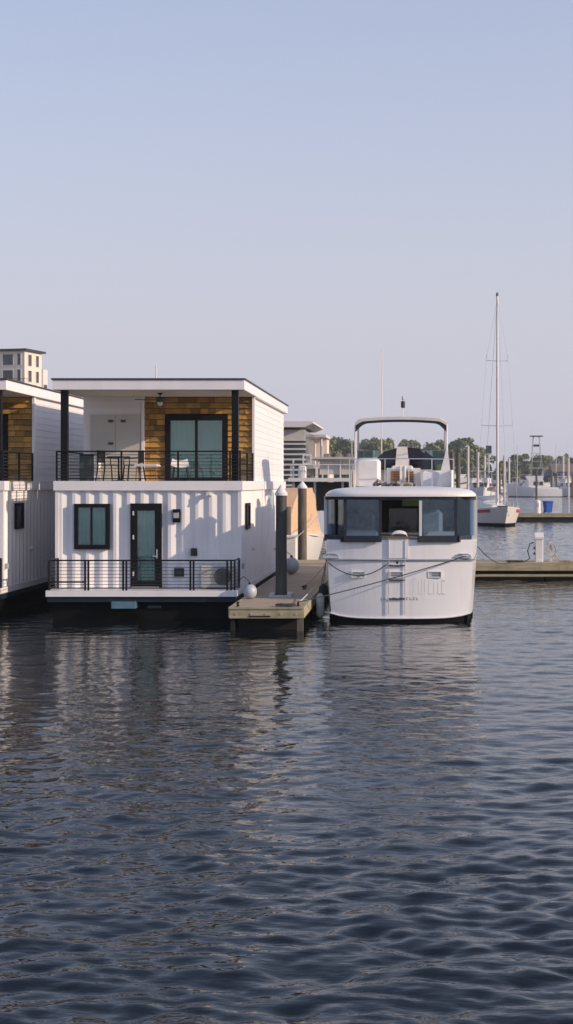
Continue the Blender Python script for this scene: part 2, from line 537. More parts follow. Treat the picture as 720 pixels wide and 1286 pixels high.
def make_houseboat():
    root = thing('houseboat', 'white two storey houseboat with black railings and wood clad balcony, right of its twin', 'houseboat', (HX, HY, 0),
                 group='houseboats moored side by side')
    W = 2.4
    MB().prism([(-2.2, -.6), (2.2, -.6), (2.32, .448), (-2.32, .448)], -.82, 12.2).build('hull', M['hull_black'], root)
    MB().box(-2.37, 2.39, -1.0, 12.3, .45, .588).build('hull_band', M['hull_blue'], root)
    MB().box(-2.4, 2.42, -1.05, 12.35, .59, .74).build('deck', M['white_trim'], root)
    MB().box(-.72, -.12, -1.16, -.8, .30, .47).build('boarding_step', M['steel_blue'], root)
    MB().box(.18, .50, -1.06, -1.0, .30, .36).build('boarding_step', M['hull_blue'], root)
    # ribbed lower walls
    z0, z1 = .745, 3.262
    corrugated(MB(), (-2.33, 0), (2.33, 0), (0, -1), z0, z1).build('ribbed_front_wall', M['white_paint'], root)
    corrugated(MB(), (2.355, .0), (2.355, 12.2), (1, 0), z0, z1).build('ribbed_side_wall', M['white_paint'], root)
    corrugated(MB(), (-2.355, 12.2), (-2.355, .0), (-1, 0), z0, z1).build('ribbed_side_wall', M['white_paint'], root)
    MB().box(-2.33, 2.33, 12.15, 12.2, z0, z1).build('rear_wall', M['white_paint'], root)
    for sx in (-1, 1):
        MB().box(sx * 2.37 - .045, sx * 2.37 + .045, -.06, .04, z0, z1).build('corner_post', M['white_paint'], root)
    # window
    fr = frame(MB(), -1.91, -1.0, 1.74, 2.92, .10, -.13, .0, .12)
    w = fr.build('window', M['black_metal'], root)
    wavy(MB(), -1.82, -1.09, -.055, 1.85, 2.83, .006, .09).build('curtain', M['curtain_teal'], w)
    MB().box(-1.82, -1.44, -.10, -.094, 1.86, 2.82).build('pane', M['tinted_glass'], w)
    MB().box(-1.47, -1.09, -.112, -.106, 1.86, 2.82).build('pane', M['tinted_glass'], w)
    MB().box(-1.485, -1.435, -.125, -.08, 1.86, 2.82).build('mullion', M['black_metal'], w)
    # door
    d = frame(MB(), -.45, .35, .76, 2.93, .17, -.12, .0, .17, .19).build('door', M['black_metal'], root)
    wavy(MB(), -.29, .19, -.055, .92, 2.75, .028, .10, 1).build('curtain', M['curtain'], d)
    MB().box(-.29, .19, -.10, -.092, .92, 2.75).build('pane', M['tinted_glass'], d)
    h = MB(); h.box(.225, .255, -.15, -.12, 1.5, 1.74); h.box(.14, .25, -.175, -.15, 1.55, 1.58)
    h.build('handle', M['stainless'], d)
    for zz in (1.05, 2.0, 2.62):
        MB().box(-.39, -.355, -.135, -.12, zz, zz + .11).build('hinge', M['alu_white'], d)
    MB().box(-.40, .30, -.30, -.05, .742, .775).build('threshold', M['rub_grey'], d)
    # fittings on the front wall
    l = MB(); l.box(.64, .83, -.10, -.04, 2.44, 2.78); l.box(.655, .815, -.17, -.10, 2.48, 2.55); l.box(.655, .815, -.17, -.10, 2.70, 2.76)
    l = l.build('wall_lamp', M['black_metal'], root)
    MB().box(.67, .80, -.155, -.102, 2.552, 2.698).build('lamp_lens', M['rub_grey'], l)
    MB().bbox(1.11, 1.27, -.14, -.03, 1.57, 1.77, .015).build('junction_box', M['plastic_black'], root)
    pl = MB().box(.68, .93, -.10, -.03, 1.03, 1.25).build('control_plate', M['plastic_black'], root)
    MB().box(.735, .875, -.108, -.10, 1.10, 1.17).build('display', M['fan_dark'], pl)
    cm = MB(); cm.box(1.52, 1.62, -.16, -.05, 3.12, 3.22); cm.tube((1.60, -.14, 3.14), (1.68, -.20, 3.10), .035, 8)
    cm.build('wall_camera', M['plastic_white'], root)
    # side wall fittings
    sw = MB()
    x = 2.40
    sw.box(x, x + .05, 1.0, 1.08, 2.22, 2.92); sw.box(x, x + .05, 1.67, 1.75, 2.22, 2.92)
    sw.box(x, x + .05, 1.08, 1.67, 2.22, 2.30); sw.box(x, x + .05, 1.08, 1.67, 2.84, 2.92)
    sw = sw.build('side_window', M['black_metal'], root)
    MB().box(x + .005, x + .02, 1.08, 1.67, 2.30, 2.84).build('pane', M['dark_glass'], sw)
    MB().lathe([(.06, 0), (.06, .05), (.035, .09)], 10).build('vent_cap', M['plastic_white'], root, loc=(2.40, 2.55, 1.65)).rotation_euler = (0, R(90), 0)
    MB().box(2.40, 2.46, .16, .26, 1.22, 1.36).build('socket_box', M['rub_grey'], root)
    # balcony floor slab
    MB().box(-2.45, 2.45, -.1, 12.28, 3.264, 3.51).build('floor_slab', M['white_trim'], root)
    # upper storey
    MB().box(-2.38, -.74, 2.9, 3.0, 3.512, 5.878).build('upper_front_wall', M['white_siding'], root)
    for zz in (5.42, 5.62):
        MB().box(-2.36, -.75, 2.882, 2.899, zz, zz + .165).build('siding_board', M['white_siding'], root)
    ww = MB().box(-.66, 2.36, 2.92, 3.0, 3.512, 5.878).build('wood_wall', M['shingle_back'], root)
    MB().box(-.74, -.66, 2.84, 3.0, 3.512, 5.877).build('corner_trim', M['white_trim'], root)
    MB().box(2.362, 2.43, 2.84, 2.995, 3.512, 5.877).build('corner_trim', M['white_trim'], root)
    for sx in (1, -1):
        a, b = sorted((sx * 2.26, sx * 2.36))
        MB().box(a, b, 3.0, 12.2, 3.512, 5.878).build('upper_side_wall', M['white_siding'], root)
    MB().box(-2.26, 2.26, 12.1, 12.2, 3.512, 5.878).build('rear_wall', M['white_siding'], root)
    # lap boards on both sides
    bm = MB().prism([(0, 0), (.024, 0), (.012, .20), (0, .20)], 0, 9.22).mesh('siding_board', M['white_siding'])
    for k in range(13):
        link('siding_board', bm, root, (2.361, 2.997, 3.512 + k * .182))
        link('siding_board', bm, root, (-2.361, 12.217, 3.512 + k * .182), (0, 0, math.pi))
    # wood shingles around the glass door
    sh = MB().prism_x([(-.045, 0), (-.03, .0), (0, 0), (0, 1), (-.008, 1)], 0, 1).mesh('shingle', M['shingle_wood'])
    rows = 15; rh = (5.875 - 3.515) / rows
    r = random.Random(3)
    for k in range(rows):
        z = 3.515 + k * rh
        spans = [(-.655, -.085), (1.675, 2.358)] if z < 5.30 else [(-.655, 2.358)]
        for a, b in spans:
            xx = a
            first = True
            while xx < b - .01:
                wd = r.uniform(.14, .36) * (r.uniform(.4, 1) if first else 1)
                first = False
                if b - xx - wd < .1: wd = b - xx
                link('shingle', sh, ww, (xx, 2.919, z), None, (wd - .008, r.uniform(.8, 1.3), rh * 1.0 - .014))
                xx += wd
    # storage doors with louvred vents
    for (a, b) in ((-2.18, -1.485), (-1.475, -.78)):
        sdoor = MB().box(a, b, 2.86, 2.899, 3.53, 5.37).build('storage_door', M['storage_shaded'], root)
        for zz in (5.16,) if a > -1.5 else (5.16, 4.53):
            cxx = b - .12 if a < -1.5 else a + .22
            v = MB()
            for q in range(3): v.box(cxx - .07, cxx + .07, 2.84, 2.86, zz + q * .025, zz + q * .025 + .018)
            v.build('vent', M['plastic_black'], sdoor)
    # sliding glass door
    s = frame(MB(), -.08, 1.67, 3.513, 5.37, .15, 2.83, 2.918, .10, .16)
    s.box(.76, .83, 2.84, 2.90, 3.61, 5.21)
    s = s.build('sliding_door', M['black_metal'], root)
    for (a, b, yy) in ((.07, .76, 2.865), (.83, 1.52, 2.85)):
        MB().box(a, b, yy, yy + .008, 3.613, 5.21).build('pane', M['tinted_glass'], s)
    wavy(MB(), .07, .76, 2.9, 3.613, 5.21, .013, .13).build('curtain', M['curtain'], s)
    wavy(MB(), .83, 1.52, 2.9, 3.613, 5.21, .013, .13, 2).build('curtain', M['curtain'], s)
    # columns, roof
    for cx in (-2.21, 2.235):
        MB().box(cx - .085, cx + .085, .03, .2, 3.512, 5.878).build('column', M['black_metal'], root)
    rf = MB().box(-2.47, 2.5, -.12, 12.45, 5.88, 6.13).build('roof', M['white_trim'], root)
    MB().box(-2.46, 2.49, -.11, 2.83, 5.872, 5.8805).build('soffit', M['soffit'], rf)
    MB().box(-2.5, 2.53, -.15, 12.48, 6.132, 6.172).build('drip_edge', M['roof_edge'], rf)
    # railings
    def ex(top):
        MB().tube((-2.32, -.97, .95), (-1.42, -.97, .95), .018, 6).build('mid_rail', M['rail_metal'], top)
    posts = [(-2.33, -.97), (-2.33, -.1), (-1.42, -.97), (-1.34, -.97), (-.46, -.97), (-.38, -.97), (1.24, -.97), (1.32, -.97), (2.17, -.97), (2.27, -.97), (2.36, -.97), (2.36, -.1)]
    railing(root, 'deck_railing', [(-2.33, -.1), (-2.33, -.97), (2.36, -.97), (2.36, -.1)], .742, 1.50, posts, 7, .045, ex)
    posts = [(-2.38, .9), (-2.38, 2.8), (-.70, -.03), (.77, -.03), (2.12, -.03), (2.38, -.03), (2.38, 1.5), (2.38, 2.8), (-2.38, -.03)]
    railing(root, 'balcony_railing', [(-2.38, 2.83), (-2.38, -.03), (2.38, -.03), (2.38, 2.83)], 3.512, 4.28, posts, 7, .045)
    MB().tube((-.03, 1.2, 6.17), (-.03, 1.2, 6.62), .018, 6).build('antenna', M['alu_white'], root)
    return root


hb = make_houseboat()
twin = copy_tree(hb)
twin.location = (HX - 6.17, HY, 0)
twin['label'] = 'white houseboat cut off by the left edge, its ribbed side wall in shade'


# ------------------------------------------------------------------ things on the main houseboat
ac = thing('air_conditioner', 'white outdoor air conditioner with round fan grille on lower deck corner', 'air conditioner', (-4.98, 35.62, .742))
b = MB().bbox(-.42, .42, -.16, .16, .05, .60, .02).build('casing', M['ac_grey'], ac)
for sx in (-.3, .3): MB().box(sx - .04, sx + .04, -.17, .17, 0, .05).build('foot', M['rub_grey'], ac)
g = MB().lathe([(.225, 0), (.225, .012), (.02, .02)], 24).build('fan_grille', M['plastic_black'], ac)
g.location = (.14, -.163, .32); g.rotation_euler = (R(90), 0, 0)
gr = MB()
for k in range(5):
    rr = .05 + k * .042
    gr.path([(.14 + rr * math.cos(a * math.pi / 12), -.188, .32 + rr * math.sin(a * math.pi / 12)) for a in range(25)], .003, 4)
gr.build('grille_wire', M['plastic_white'], ac)

cab = thing('storage_cabinet', 'dark green grey cabinet with white sides on upper balcony', 'cabinet', (-8.92, 38.35, 3.512))
MB().bbox(-.215, .19, -.25, .25, 0, .70, .01).build('body', M['cabinet_green'], cab)
MB().box(-.215, .19, -.27, .27, .702, .74).build('top', M['black_metal'], cab)
MB().box(.192, .27, -.27, .25, 0, .70).build('side_panel', M['white_trim'], cab)


def chair(label, loc, rz):
    c = thing('balcony_chair', label, 'chair', loc, rz, 'black metal chairs on the balcony')
    s = MB().box(-.22, .22, -.22, .22, .42, .45).build('seat', M['black_metal'], c)
    for sx in (-.2, .2):
        MB().tube((sx, -.2, .42), (sx * 1.1, -.24, 0), .021, 6).build('leg', M['black_metal'], c)
        MB().tube((sx, .2, .42), (sx * 1.1, .26, 0), .021, 6).build('leg', M['black_metal'], c)
    bk = frame(MB(), -.22, .22, .5, .84, .03, .2, .225)
    for q in range(5): bk.box(-.15 + q * .07, -.115 + q * .07, .204, .22, .53, .82)
    bk.tube((-.2, .21, .45), (-.2, .21, .5), .021, 6).tube((.2, .21, .45), (.2, .21, .5), .021, 6)
    bk.build('backrest', M['black_metal'], c)
    for sx in (-.24, .24):
        MB().path([(sx, -.2, .44), (sx, -.2, .62), (sx, .2, .64)], .02, 6).build('armrest', M['black_metal'], c)
    return c


chair('black metal chair beside the green grey cabinet on the balcony', (-8.30, 37.9, 3.512), R(75))
chair('black metal chair behind the small black table on the balcony', (-7.62, 38.0, 3.512), R(-60))
t = thing('bistro_table', 'small round black table between two chairs on the balcony', 'table', (-7.98, 37.75, 3.512))
MB().lathe([(.30, .64), (.31, .65), (.31, .665), (.30, .67)], 20).build('table_top', M['black_metal'], t)
MB().tube((0, 0, .02), (0, 0, .645), .025, 8).build('stem', M['black_metal'], t)
MB().lathe([(.2, 0), (.19, .015), (.04, .03)], 16).build('base', M['black_metal'], t)
t = thing('coffee_table', 'low white topped table on the balcony in front of the wood wall', 'table', (-7.15, 37.7, 3.512))
MB().bbox(-.36, .28, -.25, .25, .40, .46, .02).build('table_top', M['white_trim'], t)
for sx in (-.28, .22):
    for sy in (-.2, .2): MB().tube((sx, sy, .4), (sx * 1.1, sy * 1.1, 0), .016, 6).build('leg', M['teak'], t)
t = thing('shell_chair', 'white moulded shell chair on the balcony in front of the glass door', 'chair', (-6.28, 37.7, 3.512), R(15))
MB().grid(lambda u, v: (.27 * (2 * u - 1) * (1 - .25 * v * v), -.22 + .42 * min(1, v * 1.7) + .10 * max(0, v - .55), .36 + .06 * abs(2 * u - 1) ** 2 + .45 * max(0, v - .5) ** 1.2), 8, 10).build('shell', M['plastic_white'], t, True)
for sx in (-.17, .17):
    for sy in (-.15, .15): MB().tube((sx, sy, .37), (sx * 1.35, sy * 1.35, 0), .014, 6).build('leg', M['black_metal'], t)

fan = thing('ceiling_fan', 'dark ceiling fan with glass lamp hanging under the balcony roof', 'fan', (-6.75, 37.2, 5.872))
MB().lathe([(.06, -.04), (.06, 0)], 10).build('mount', M['black_metal'], fan)
MB().tube((0, 0, -.12), (0, 0, -.03), .015, 6).build('rod', M['black_metal'], fan)
MB().lathe([(.03, -.24), (.10, -.22), (.11, -.14), (.04, -.11)], 14).build('motor', M['fan_dark'], fan, True)
MB().lathe([(.01, -.34), (.06, -.32), (.08, -.26), (.06, -.235)], 12).build('lamp_shade', M['plastic_white'], fan, True)
for k in range(3):
    a = R(185 + 120 * k)
    bl = MB().box(.09, .66, -.055, .055, -.186, -.174).build('blade', M['fan_dark'], fan)
    bl.rotation_euler = (R(4), 0, a)


# ------------------------------------------------------------------ docks
def boards(mb, x0, x1, y0, y1, z, w=.14, gap=.008, along='x', th=.035):
    r = random.Random(int(x0 * 10 + y0))
    if along == 'x':
        y = y0
        while y < y1 - .02:
            e = min(y + w - gap, y1); dz = r.uniform(-.003, .003)
            mb.box(x0 + r.uniform(-.008, .008), x1 + r.uniform(-.008, .008), y, e, z - th + dz, z + dz); y += w
    else:
        x = x0
        while x < x1 - .02:
            e = min(x + w - gap, x1); dz = r.uniform(-.003, .003)
            mb.box(x, e, y0 + r.uniform(-.008, .008), y1 + r.uniform(-.008, .008), z - th + dz, z + dz); x += w
    return mb


def cleat(name, label, loc, rz, group='dock cleats', m='black_metal'):
    mb = MB()
    mb.path([(-.16, 0, .075), (-.09, 0, .09), (.09, 0, .09), (.16, 0, .075)], .018, 8)
    mb.tube((-.05, 0, 0), (-.05, 0, .085), .02, 8).tube((.05, 0, 0), (.05, 0, .085), .02, 8)
    mb.box(-.09, .09, -.03, .03, 0, .012)
    o = mb.build(name, M[m]); o.location = loc; o.rotation_euler = (0, 0, rz)
    return tag(o, label, 'cleat', group)


fd = thing('finger_dock', 'weathered wooden finger dock between the houseboat and the motor yacht', 'dock', (-3.395, 32.4, 0))
bd = tag(boards(MB(), -.80, .80, .06, 17.0, .55).build('deck_boards', M['dock_wood'], fd), kind='stuff')
MB().box(-.86, .86, -.05, .05, .30, .545).build('end_board', M['dock_edge'], fd)
MB().box(-.885, -.805, -.03, 16.95, .32, .555).build('edge_board', M['dock_edge'], fd)
MB().box(.805, .885, -.03, 16.95, .30, .555).build('edge_board', M['dock_edge'], fd)
MB().box(-.87, .87, -.075, -.052, .515, .56).build('nosing', M['dock_edge'], fd)
for k in range(7):
    MB().box(-.7, .7, .35 + k * 2.4, 2.2 + k * 2.4, -.35, .29).build('float', M['dock_dark'], fd)
MB().box(.72, .86, -.02, .1, -.3, .295).build('corner_leg', M['pile_wood'], fd)
MB().box(-.84, -.74, .02, .12, -.3, .295).build('corner_leg', M['dock_dark'], fd)

for k in range(5):
    MB().lathe([(.022, 0), (.022, .015)], 8).build('bolt', M['rub_grey'], fd, loc=(-.7 + k * .35, -.052, .40)).rotation_euler = (R(90), 0, 0)
MB().box(-.4, .1, -.062, -.05, .33, .36).build('rub_strip', M['dock_dark'], fd)
mp_ = thing('main_pier', 'long floating pier crossing behind the motor yacht bow to the right edge', 'pier', (5, 49.4, 0))
tag(boards(MB(), -19, 21, .04, 1.96, .60, along='y').build('deck_boards', M['dock_wood'], mp_), kind='stuff')
MB().box(-19, 21, -.06, .035, .33, .605).build('edge_board', M['dock_edge'], mp_)
MB().box(-19, 21, 1.965, 2.06, .33, .605).build('edge_board', M['dock_edge'], mp_)
MB().box(-19, 21, -.03, -.0, .12, .20).build('waler', M['dock_edge'], mp_)
for k in range(13):
    MB().box(-18.8 + k * 3.1, -15.76 + k * 3.1, .1, 1.9, -.4, .32).build('float', M['dock_dark'], mp_)


def pile(name, label, loc, r, top, m, cap=True, group=None, collar=False, base=-1.5, capm='cap_white'):
    t = thing(name, label, 'pile', loc, 0, group)
    n = 14
    MB().lathe([(r * 1.04, base), (r * 1.03, .4), (r, top * .6), (r * .98, top)], n).build('shaft', M[m], t, True)
    if cap:
        MB().lathe([(r * 1.14, top - .03), (r * 1.14, top + .03), (r * .25, top + .22), (r * .05, top + .25)], n).build('cap', M[capm], t, True, 25)
    if collar:
        c = MB()
        c.box(-r - .14, -r - .02, -.16, .16, .556, .66).box(r + .02, r + .14, -.16, .16, .556, .66)
        c.box(-r - .14, r + .14, -r - .12, -r - .03, .556, .62).box(-r - .14, r + .14, r + .03, r + .12, .556, .62)
        c.build('guide_collar', M['rub_grey'], t)
    return t


pile('dock_pile', 'thick dark dock pile with white cone cap standing through the finger dock', (-3.32, 35.3, 0), .142, 3.17, 'pile_steel', collar=True)
p2 = pile('dock_pile', 'brown wooden pile with white cap in front of the tan covered boat', (-4.08, 51.75, 0), .165, 3.28, 'pile_wood')
pile('dock_pile', 'shorter brown pile close behind the rear corner of the houseboat', (-4.72, 52.6, 0), .15, 2.55, 'pile_wood', False)

# pedestal, box and line clutter on the pier
db = thing('dock_box', 'upright white dock box behind the dark pile on the pier', 'dock box', (-4.42, 50.6, .60))
MB().bbox(-.24, .24, -.25, .25, 0, .86, .04).build('body', M['plastic_white'], db)
MB().bbox(-.26, .26, -.27, .27, .862, .95, .03).build('lid', M['gelcoat_warm'], db)
pd = thing('power_pedestal', 'white shore power pedestal with slanted top on the pier at right', 'pedestal', (4.62, 50.2, .60))
MB().bbox(-.14, .14, -.13, .13, 0, .82, .02).build('body', M['plastic_white'], pd)
MB().prism_x([(-.16, .822), (.16, .822), (.16, .92), (.0, 1.06), (-.16, .90)], -.16, .16).build('hood', M['plastic_white'], pd)
for zz in (.5, .3): MB().lathe([(.045, 0), (.045, .05)], 10).build('socket', M['plastic_black'], pd, loc=(-.20, -.02, zz)).rotation_euler = (0, R(90), 0)
cd = MB().path([(-.2, -.02, .7), (-.33, -.05, .66), (-.42, -.08, .4), (-.34, -.10, .12), (-.52, -.2, .03), (-.9, -.3, .02)], .022, 6).build('cord', M['rope_dark'], pd)
ut = thing('hose_post', 'tan post with coiled hose beside the white power pedestal', 'hose post', (5.06, 50.35, .60))
MB().box(-.05, .05, -.05, .05, 0, .72).build('post', M['pile_pale'], ut)
hz_ = MB()
hz_.path([(.0 + .17 * math.cos(a * .35), -.08 - .004 * a, .42 + .24 * math.sin(a * .35)) for a in range(40)], .018, 6)
hz_.path([(.15, -.2, .25), (.3, -.25, .05), (.6, -.3, .025), (.9, -.15, .025), (.7, .05, .025), (.35, -.05, .03)], .025, 6)
hz_.build('hose', M['rope_pale'], ut)


def coil(label, loc, r, m, turns=4, name='rope_coil', rz=0.0):
    pts = []
    rr = random.Random(int(loc[0] * 100))
    for k in range(turns * 14):
        a = k / 14 * 2 * math.pi
        q = r * (.45 + .55 * (k / (turns * 14))) * rr.uniform(.93, 1.07)
        pts.append((q * math.cos(a) * 1.6, q * math.sin(a) * .9, .02 + .02 * (k % 28) / 14 + rr.uniform(0, .012)))
    o = MB().path(pts, .018, 5).build(name, M[m]); o.location = loc; o.rotation_euler = (0, 0, rz)
    return tag(o, label, 'rope')


coil('dark rope coil lying on the pier left of the white pedestal', (3.75, 49.75, .60), .24, 'rope_dark')
coil('brown rope heap on the pier right of the hose post', (5.75, 49.85, .60), .22, 'rope_pale', 3)
coil('black rope heap on the near end of the finger dock', (-2.95, 32.62, .552), .16, 'rope_dark', 5)
cleat('dock_cleat', 'black cleat near the corner of the finger dock end', (-2.68, 32.75, .552), R(90))
cleat('dock_cleat', 'dark cleat on the finger dock just behind the dark pile', (-2.93, 37.9, .552), R(70))
cleat('dock_cleat', 'small cleat at the left front corner of the finger dock', (-4.1, 32.7, .552), R(90))
cleat('dock_cleat', 'dark cleat on the left edge of the finger dock by the houseboat', (-4.08, 36.4, .552), R(90))


def ball(label, c, r, m='fender_shaded', hang=None):
    t = thing('ball_fender', label, 'fender', c, 0, 'round white fenders')
    MB().lathe([(r * math.sin(math.pi * k / 10) + .002, -r * math.cos(math.pi * k / 10) * 1.08) for k in range(11)], 16).build('ball', M[m], t, True, 80)
    MB().lathe([(.05, r * 1.02), (.04, r * 1.25), (.015, r * 1.35)], 10).build('eye', M['hull_blue'], t, True)
    if hang:
        MB().path([(0, 0, r * 1.3), (hang[0] * .6, hang[1] * .6, r * 1.3 + hang[2] * .5), hang], .01, 5).build('lanyard', M['rope_dark'], t)
    return t


ball('white ball fender hanging at the front corner of the houseboat above the dock', (-4.05, 34.75, .735), .175, hang=(-.3, .3, .28))
ball('white ball fender on the finger dock right behind the dark pile', (-3.83, 44.2, .82), .25, hang=(-.55, 0, .5))
fe = thing('cylinder_fender', 'grey white cylinder fender hanging between the finger dock and the yacht stern', 'fender', (-2.30, 34.9, .05))
MB().lathe([(.03, 0), (.085, .05), (.10, .1), (.10, .52), (.085, .58), (.03, .63)], 14).build('body', M['fender_grey'], fe, True)
MB().path([(0, 0, .62), (.05, .05, 1.0), (.16, .15, 1.5)], .01, 5).build('lanyard', M['rope_dark'], fe)
fe2 = thing('cylinder_fender', 'dark blue fender between the dock edge and the yacht hull side', 'fender', (-2.30, 36.2, .25))
MB().lathe([(.03, 0), (.11, .06), (.12, .1), (.12, .46), (.11, .52), (.03, .58)], 14).build('body', M['hull_blue'], fe2, True)
MB().path([(0, 0, .57), (.06, 0, 1.1), (.1, 0, 1.55)], .01, 5).build('lanyard', M['rope_dark'], fe2)


# ------------------------------------------------------------------ boat hull loft
def hull_surface(mb, L, B, fs, fb, za, zb, rake=1.2, tw=.86, flare=.6, tc=0.0, off=0.0, n=26, m=7, mid=.5, transom=True, deck=False, dead=.25, curl=0.0, fl0=.06):
    """slice of a hull between heights za and zb (fractions of local freeboard; negative goes under water)"""
    def sheer(t): return fs + (fb - fs) * t ** 2.2
    def hb(t):
        if t < mid:
            q = t / mid
            return B / 2 * (tw + (1 - tw) * math.sin(q * math.pi / 2))
        q = (t - mid) / (1 - mid)
        return B / 2 * max(0.0, 1 - q ** 2.3) + .012
    def pt(t, f, s):
        z = sheer(t) * f
        fl = fl0 + flare * max(0, (t - .35) / .65) ** 1.5
        g = max(0.0, min(1.3, 1 - f))
        w = hb(t) * (1 - fl * g ** 1.25) * (1 - dead * max(0, -f)) + off
        y = L * t - rake * g * t ** 5
        if tc: y += tc * max(0, 1 - t * 6)
        if curl: z += curl * max(0, 1 - t * 7) ** 2 * max(0, 1 - (f - za) * 3)
        return (s * w, y, z)
    ts = [(i / n) ** .85 for i in range(n + 1)]
    for s in (-1, 1):
        mb.grid(lambda u, v: pt(ts[int(round(u * n))], za + (zb - za) * v, s), n, m)
    if transom:
        def tr(u, v):
            x, y, z = pt(0, za + (zb - za) * v, 1)
            q = 2 * u - 1
            if curl: z -= curl * (1 - abs(q) ** 5) * max(0, 1 - (za + (zb - za) * v - za) * 3)
            return (x * q, tc * q * q - off, z)
        mb.grid(tr, 32, m)
    if deck:
        mb.grid(lambda u, v: ((lambda p: (p[0] * (2 * u - 1), p[1] if v > 0 else tc * (2 * u - 1) ** 2, p[2] - .02))(pt(ts[int(round(v * n))], zb, 1))), 6, n)
    return mb


# ------------------------------------------------------------------ motor yacht
YX, YY = -.276, 34.3
ya = thing('motor_yacht', 'white motor yacht moored stern first with glazed aft deck and bimini', 'motor yacht', (YX, YY, 0))
HK = dict(L=13.7, B=4.25, fs=2.05, fb=2.75, rake=1.6, tw=.86, tc=.20, mid=.42, flare=.5)
hull_surface(MB(), za=.05, zb=1.0, deck=True, curl=.13, **HK).build('hull', M['gelcoat'], ya, True, 40)
hull_surface(MB(), za=-.25, zb=.20, off=-.05, **HK).build('hull_bottom', M['hull_black'], ya, True, 40)
MB().path([(1.75 * (2 * k / 16 - 1), -.015 + .20 * (1.75 / 1.8 * (2 * k / 16 - 1)) ** 2, .11 + .12 * abs(2 * k / 16 - 1) ** 5) for k in range(17)], .02, 6).build('transom_lip', M['gelcoat'], ya, True)
rr_ = MB(); hull_surface(rr_, za=.745, zb=.772, off=.03, m=1, **HK)
rr_.build('rub_rail', M['rub_grey'], ya)
# transom furniture
def ty(x): return .20 * (x / 1.80) ** 2
for cx_ in (-1.04, -.095, .85):
    v = frame(MB(), cx_ - .17, cx_ + .17, 1.11, 1.27, .02, ty(cx_) - .03, ty(cx_) + .02)
    v = v.build('transom_vent', M['gelcoat'], ya)
    q = MB()
    for k in range(3): q.box(cx_ - .15, cx_ + .15, ty(cx_) - .015, ty(cx_) + .01, 1.135 + k * .04, 1.16 + k * .04)
    q.build('louvre', M['rub_grey'], v)
    MB().box(cx_ - .15, cx_ + .15, ty(cx_) - .006, ty(cx_) + .012, 1.131, 1.25).build('backing', M['fan_dark'], v)
gate = MB().box(-.30, .20, -.02, .06, 1.60, 2.09).build('stern_gate', M['gelcoat'], ya)
lad = MB()
for sx in (-.285, .115): lad.tube((sx, -.028, .22), (sx, -.028, 2.04), .011, 8)
lad = lad.build('stern_ladder', M['stainless'], ya, True)
for zz in (.58, 1.04, 1.40):
    MB().box(-.285, .115, -.045, -.018, zz, zz + .03).build('rung', M['fan_dark'], lad)
MB().lathe([(.035, 0), (.03, .03)], 10).build('stern_light', M['plastic_black'], ya, loc=(-.08, -.05, 1.49)).rotation_euler = (R(90), 0, 0)
for sx in (-1.72, 1.56):
    c = MB(); c.path([(sx - .18, ty(sx) - .04, 1.66), (sx - .1, ty(sx) - .05, 1.69), (sx + .1, ty(sx) - .05, 1.69), (sx + .18, ty(sx) - .04, 1.66)], .02, 8)
    c.box(sx - .2, sx + .2, ty(sx) - .08, ty(sx) + .02, 1.59, 1.65)
    c.build('stern_cleat', M['stainless'], ya, True)
# faded name strokes and small port of registry marks
nm = MB(); r = random.Random(5)
xx = -1.12
while xx < 1.02:
    h = r.uniform(.30, .40); y = ty(xx)
    nm.box(xx, xx + .022, y - .0004, y + .006, .70, .70 + h)
    if r.random() < .45: nm.box(xx + .022, xx + .085, y - .0004, y + .006, .70 + h - .03, .70 + h)
    if r.random() < .3: nm.box(xx + .022, xx + .085, y - .0004, y + .006, .70, .725)
    xx += r.choice([.075, .085, .10, .13])
nm.build('name_lettering', M['lettering'], ya)


def text_mesh(body, size, name, m, parent, loc):
    cu = bpy.data.curves.new(name, 'FONT'); cu.body = body; cu.size = size; cu.extrude = .003; cu.align_x = 'CENTER'
    o = bpy.data.objects.new(name, cu); col.objects.link(o)
    bpy.context.view_layer.update()
    me = bpy.data.meshes.new_from_object(o.evaluated_get(bpy.context.evaluated_depsgraph_get()))
    bpy.data.objects.remove(o)
    me.materials.clear(); me.materials.append(m)
    return link(name, me, parent, loc, (R(90), 0, 0))


text_mesh('LA', .10, 'port_lettering', M['lettering_grey'], ya, (-.42, ty(-.42) + .0005, .555))
pm = MB()
for k, w_ in enumerate((.05, .07, .05, .06, .05, .05, .07, .05, .05)):
    xk = -.28 + k * .085
    pm.box(xk, xk + w_, ty(xk) - .003, ty(xk) + .004, .56, .572); pm.box(xk, xk + .014, ty(xk) - .003, ty(xk) + .004, .574, .625)
    if k % 2: pm.box(xk + .016, xk + w_, ty(xk) - .003, ty(xk) + .004, .612, .625)
pm.build('port_lettering', M['lettering_grey'], ya)

# aft deck enclosure: cockpit sole, bulkhead, windows, sill pads, hardtop
MB().box(-1.75, 1.75, .45, 4.2, 1.50, 1.56).build('aft_deck', M['teak'], ya)
MB().box(-1.8, 1.8, .35, 4.2, 3.085, 3.108).build('headliner', M['interior'], ya)
bk = MB().box(-1.72, 1.72, 4.2, 4.3, 1.56, 3.12).build('salon_bulkhead', M['interior'], ya)
MB().box(-.35, .45, 4.14, 4.19, 1.6, 2.75).build('salon_door', M['dark_glass'], bk)  # wooden door coloured near black to keep the deck interior in shade
MB().box(.02, .75, 4.15, 4.195, 2.82, 3.05).build('salon_window', mat('lit_green', (.30, .33, .10), .5), bk)  # yellow-green light in the window, painted as its colour
for (a, b, c, d) in ((-1.45, -.75, 1.9, 3.0), (.85, 1.5, 1.9, 3.0)):
    MB().box(a, b, 4.15, 4.19, c, d).build('salon_window', M['dark_glass'], bk)
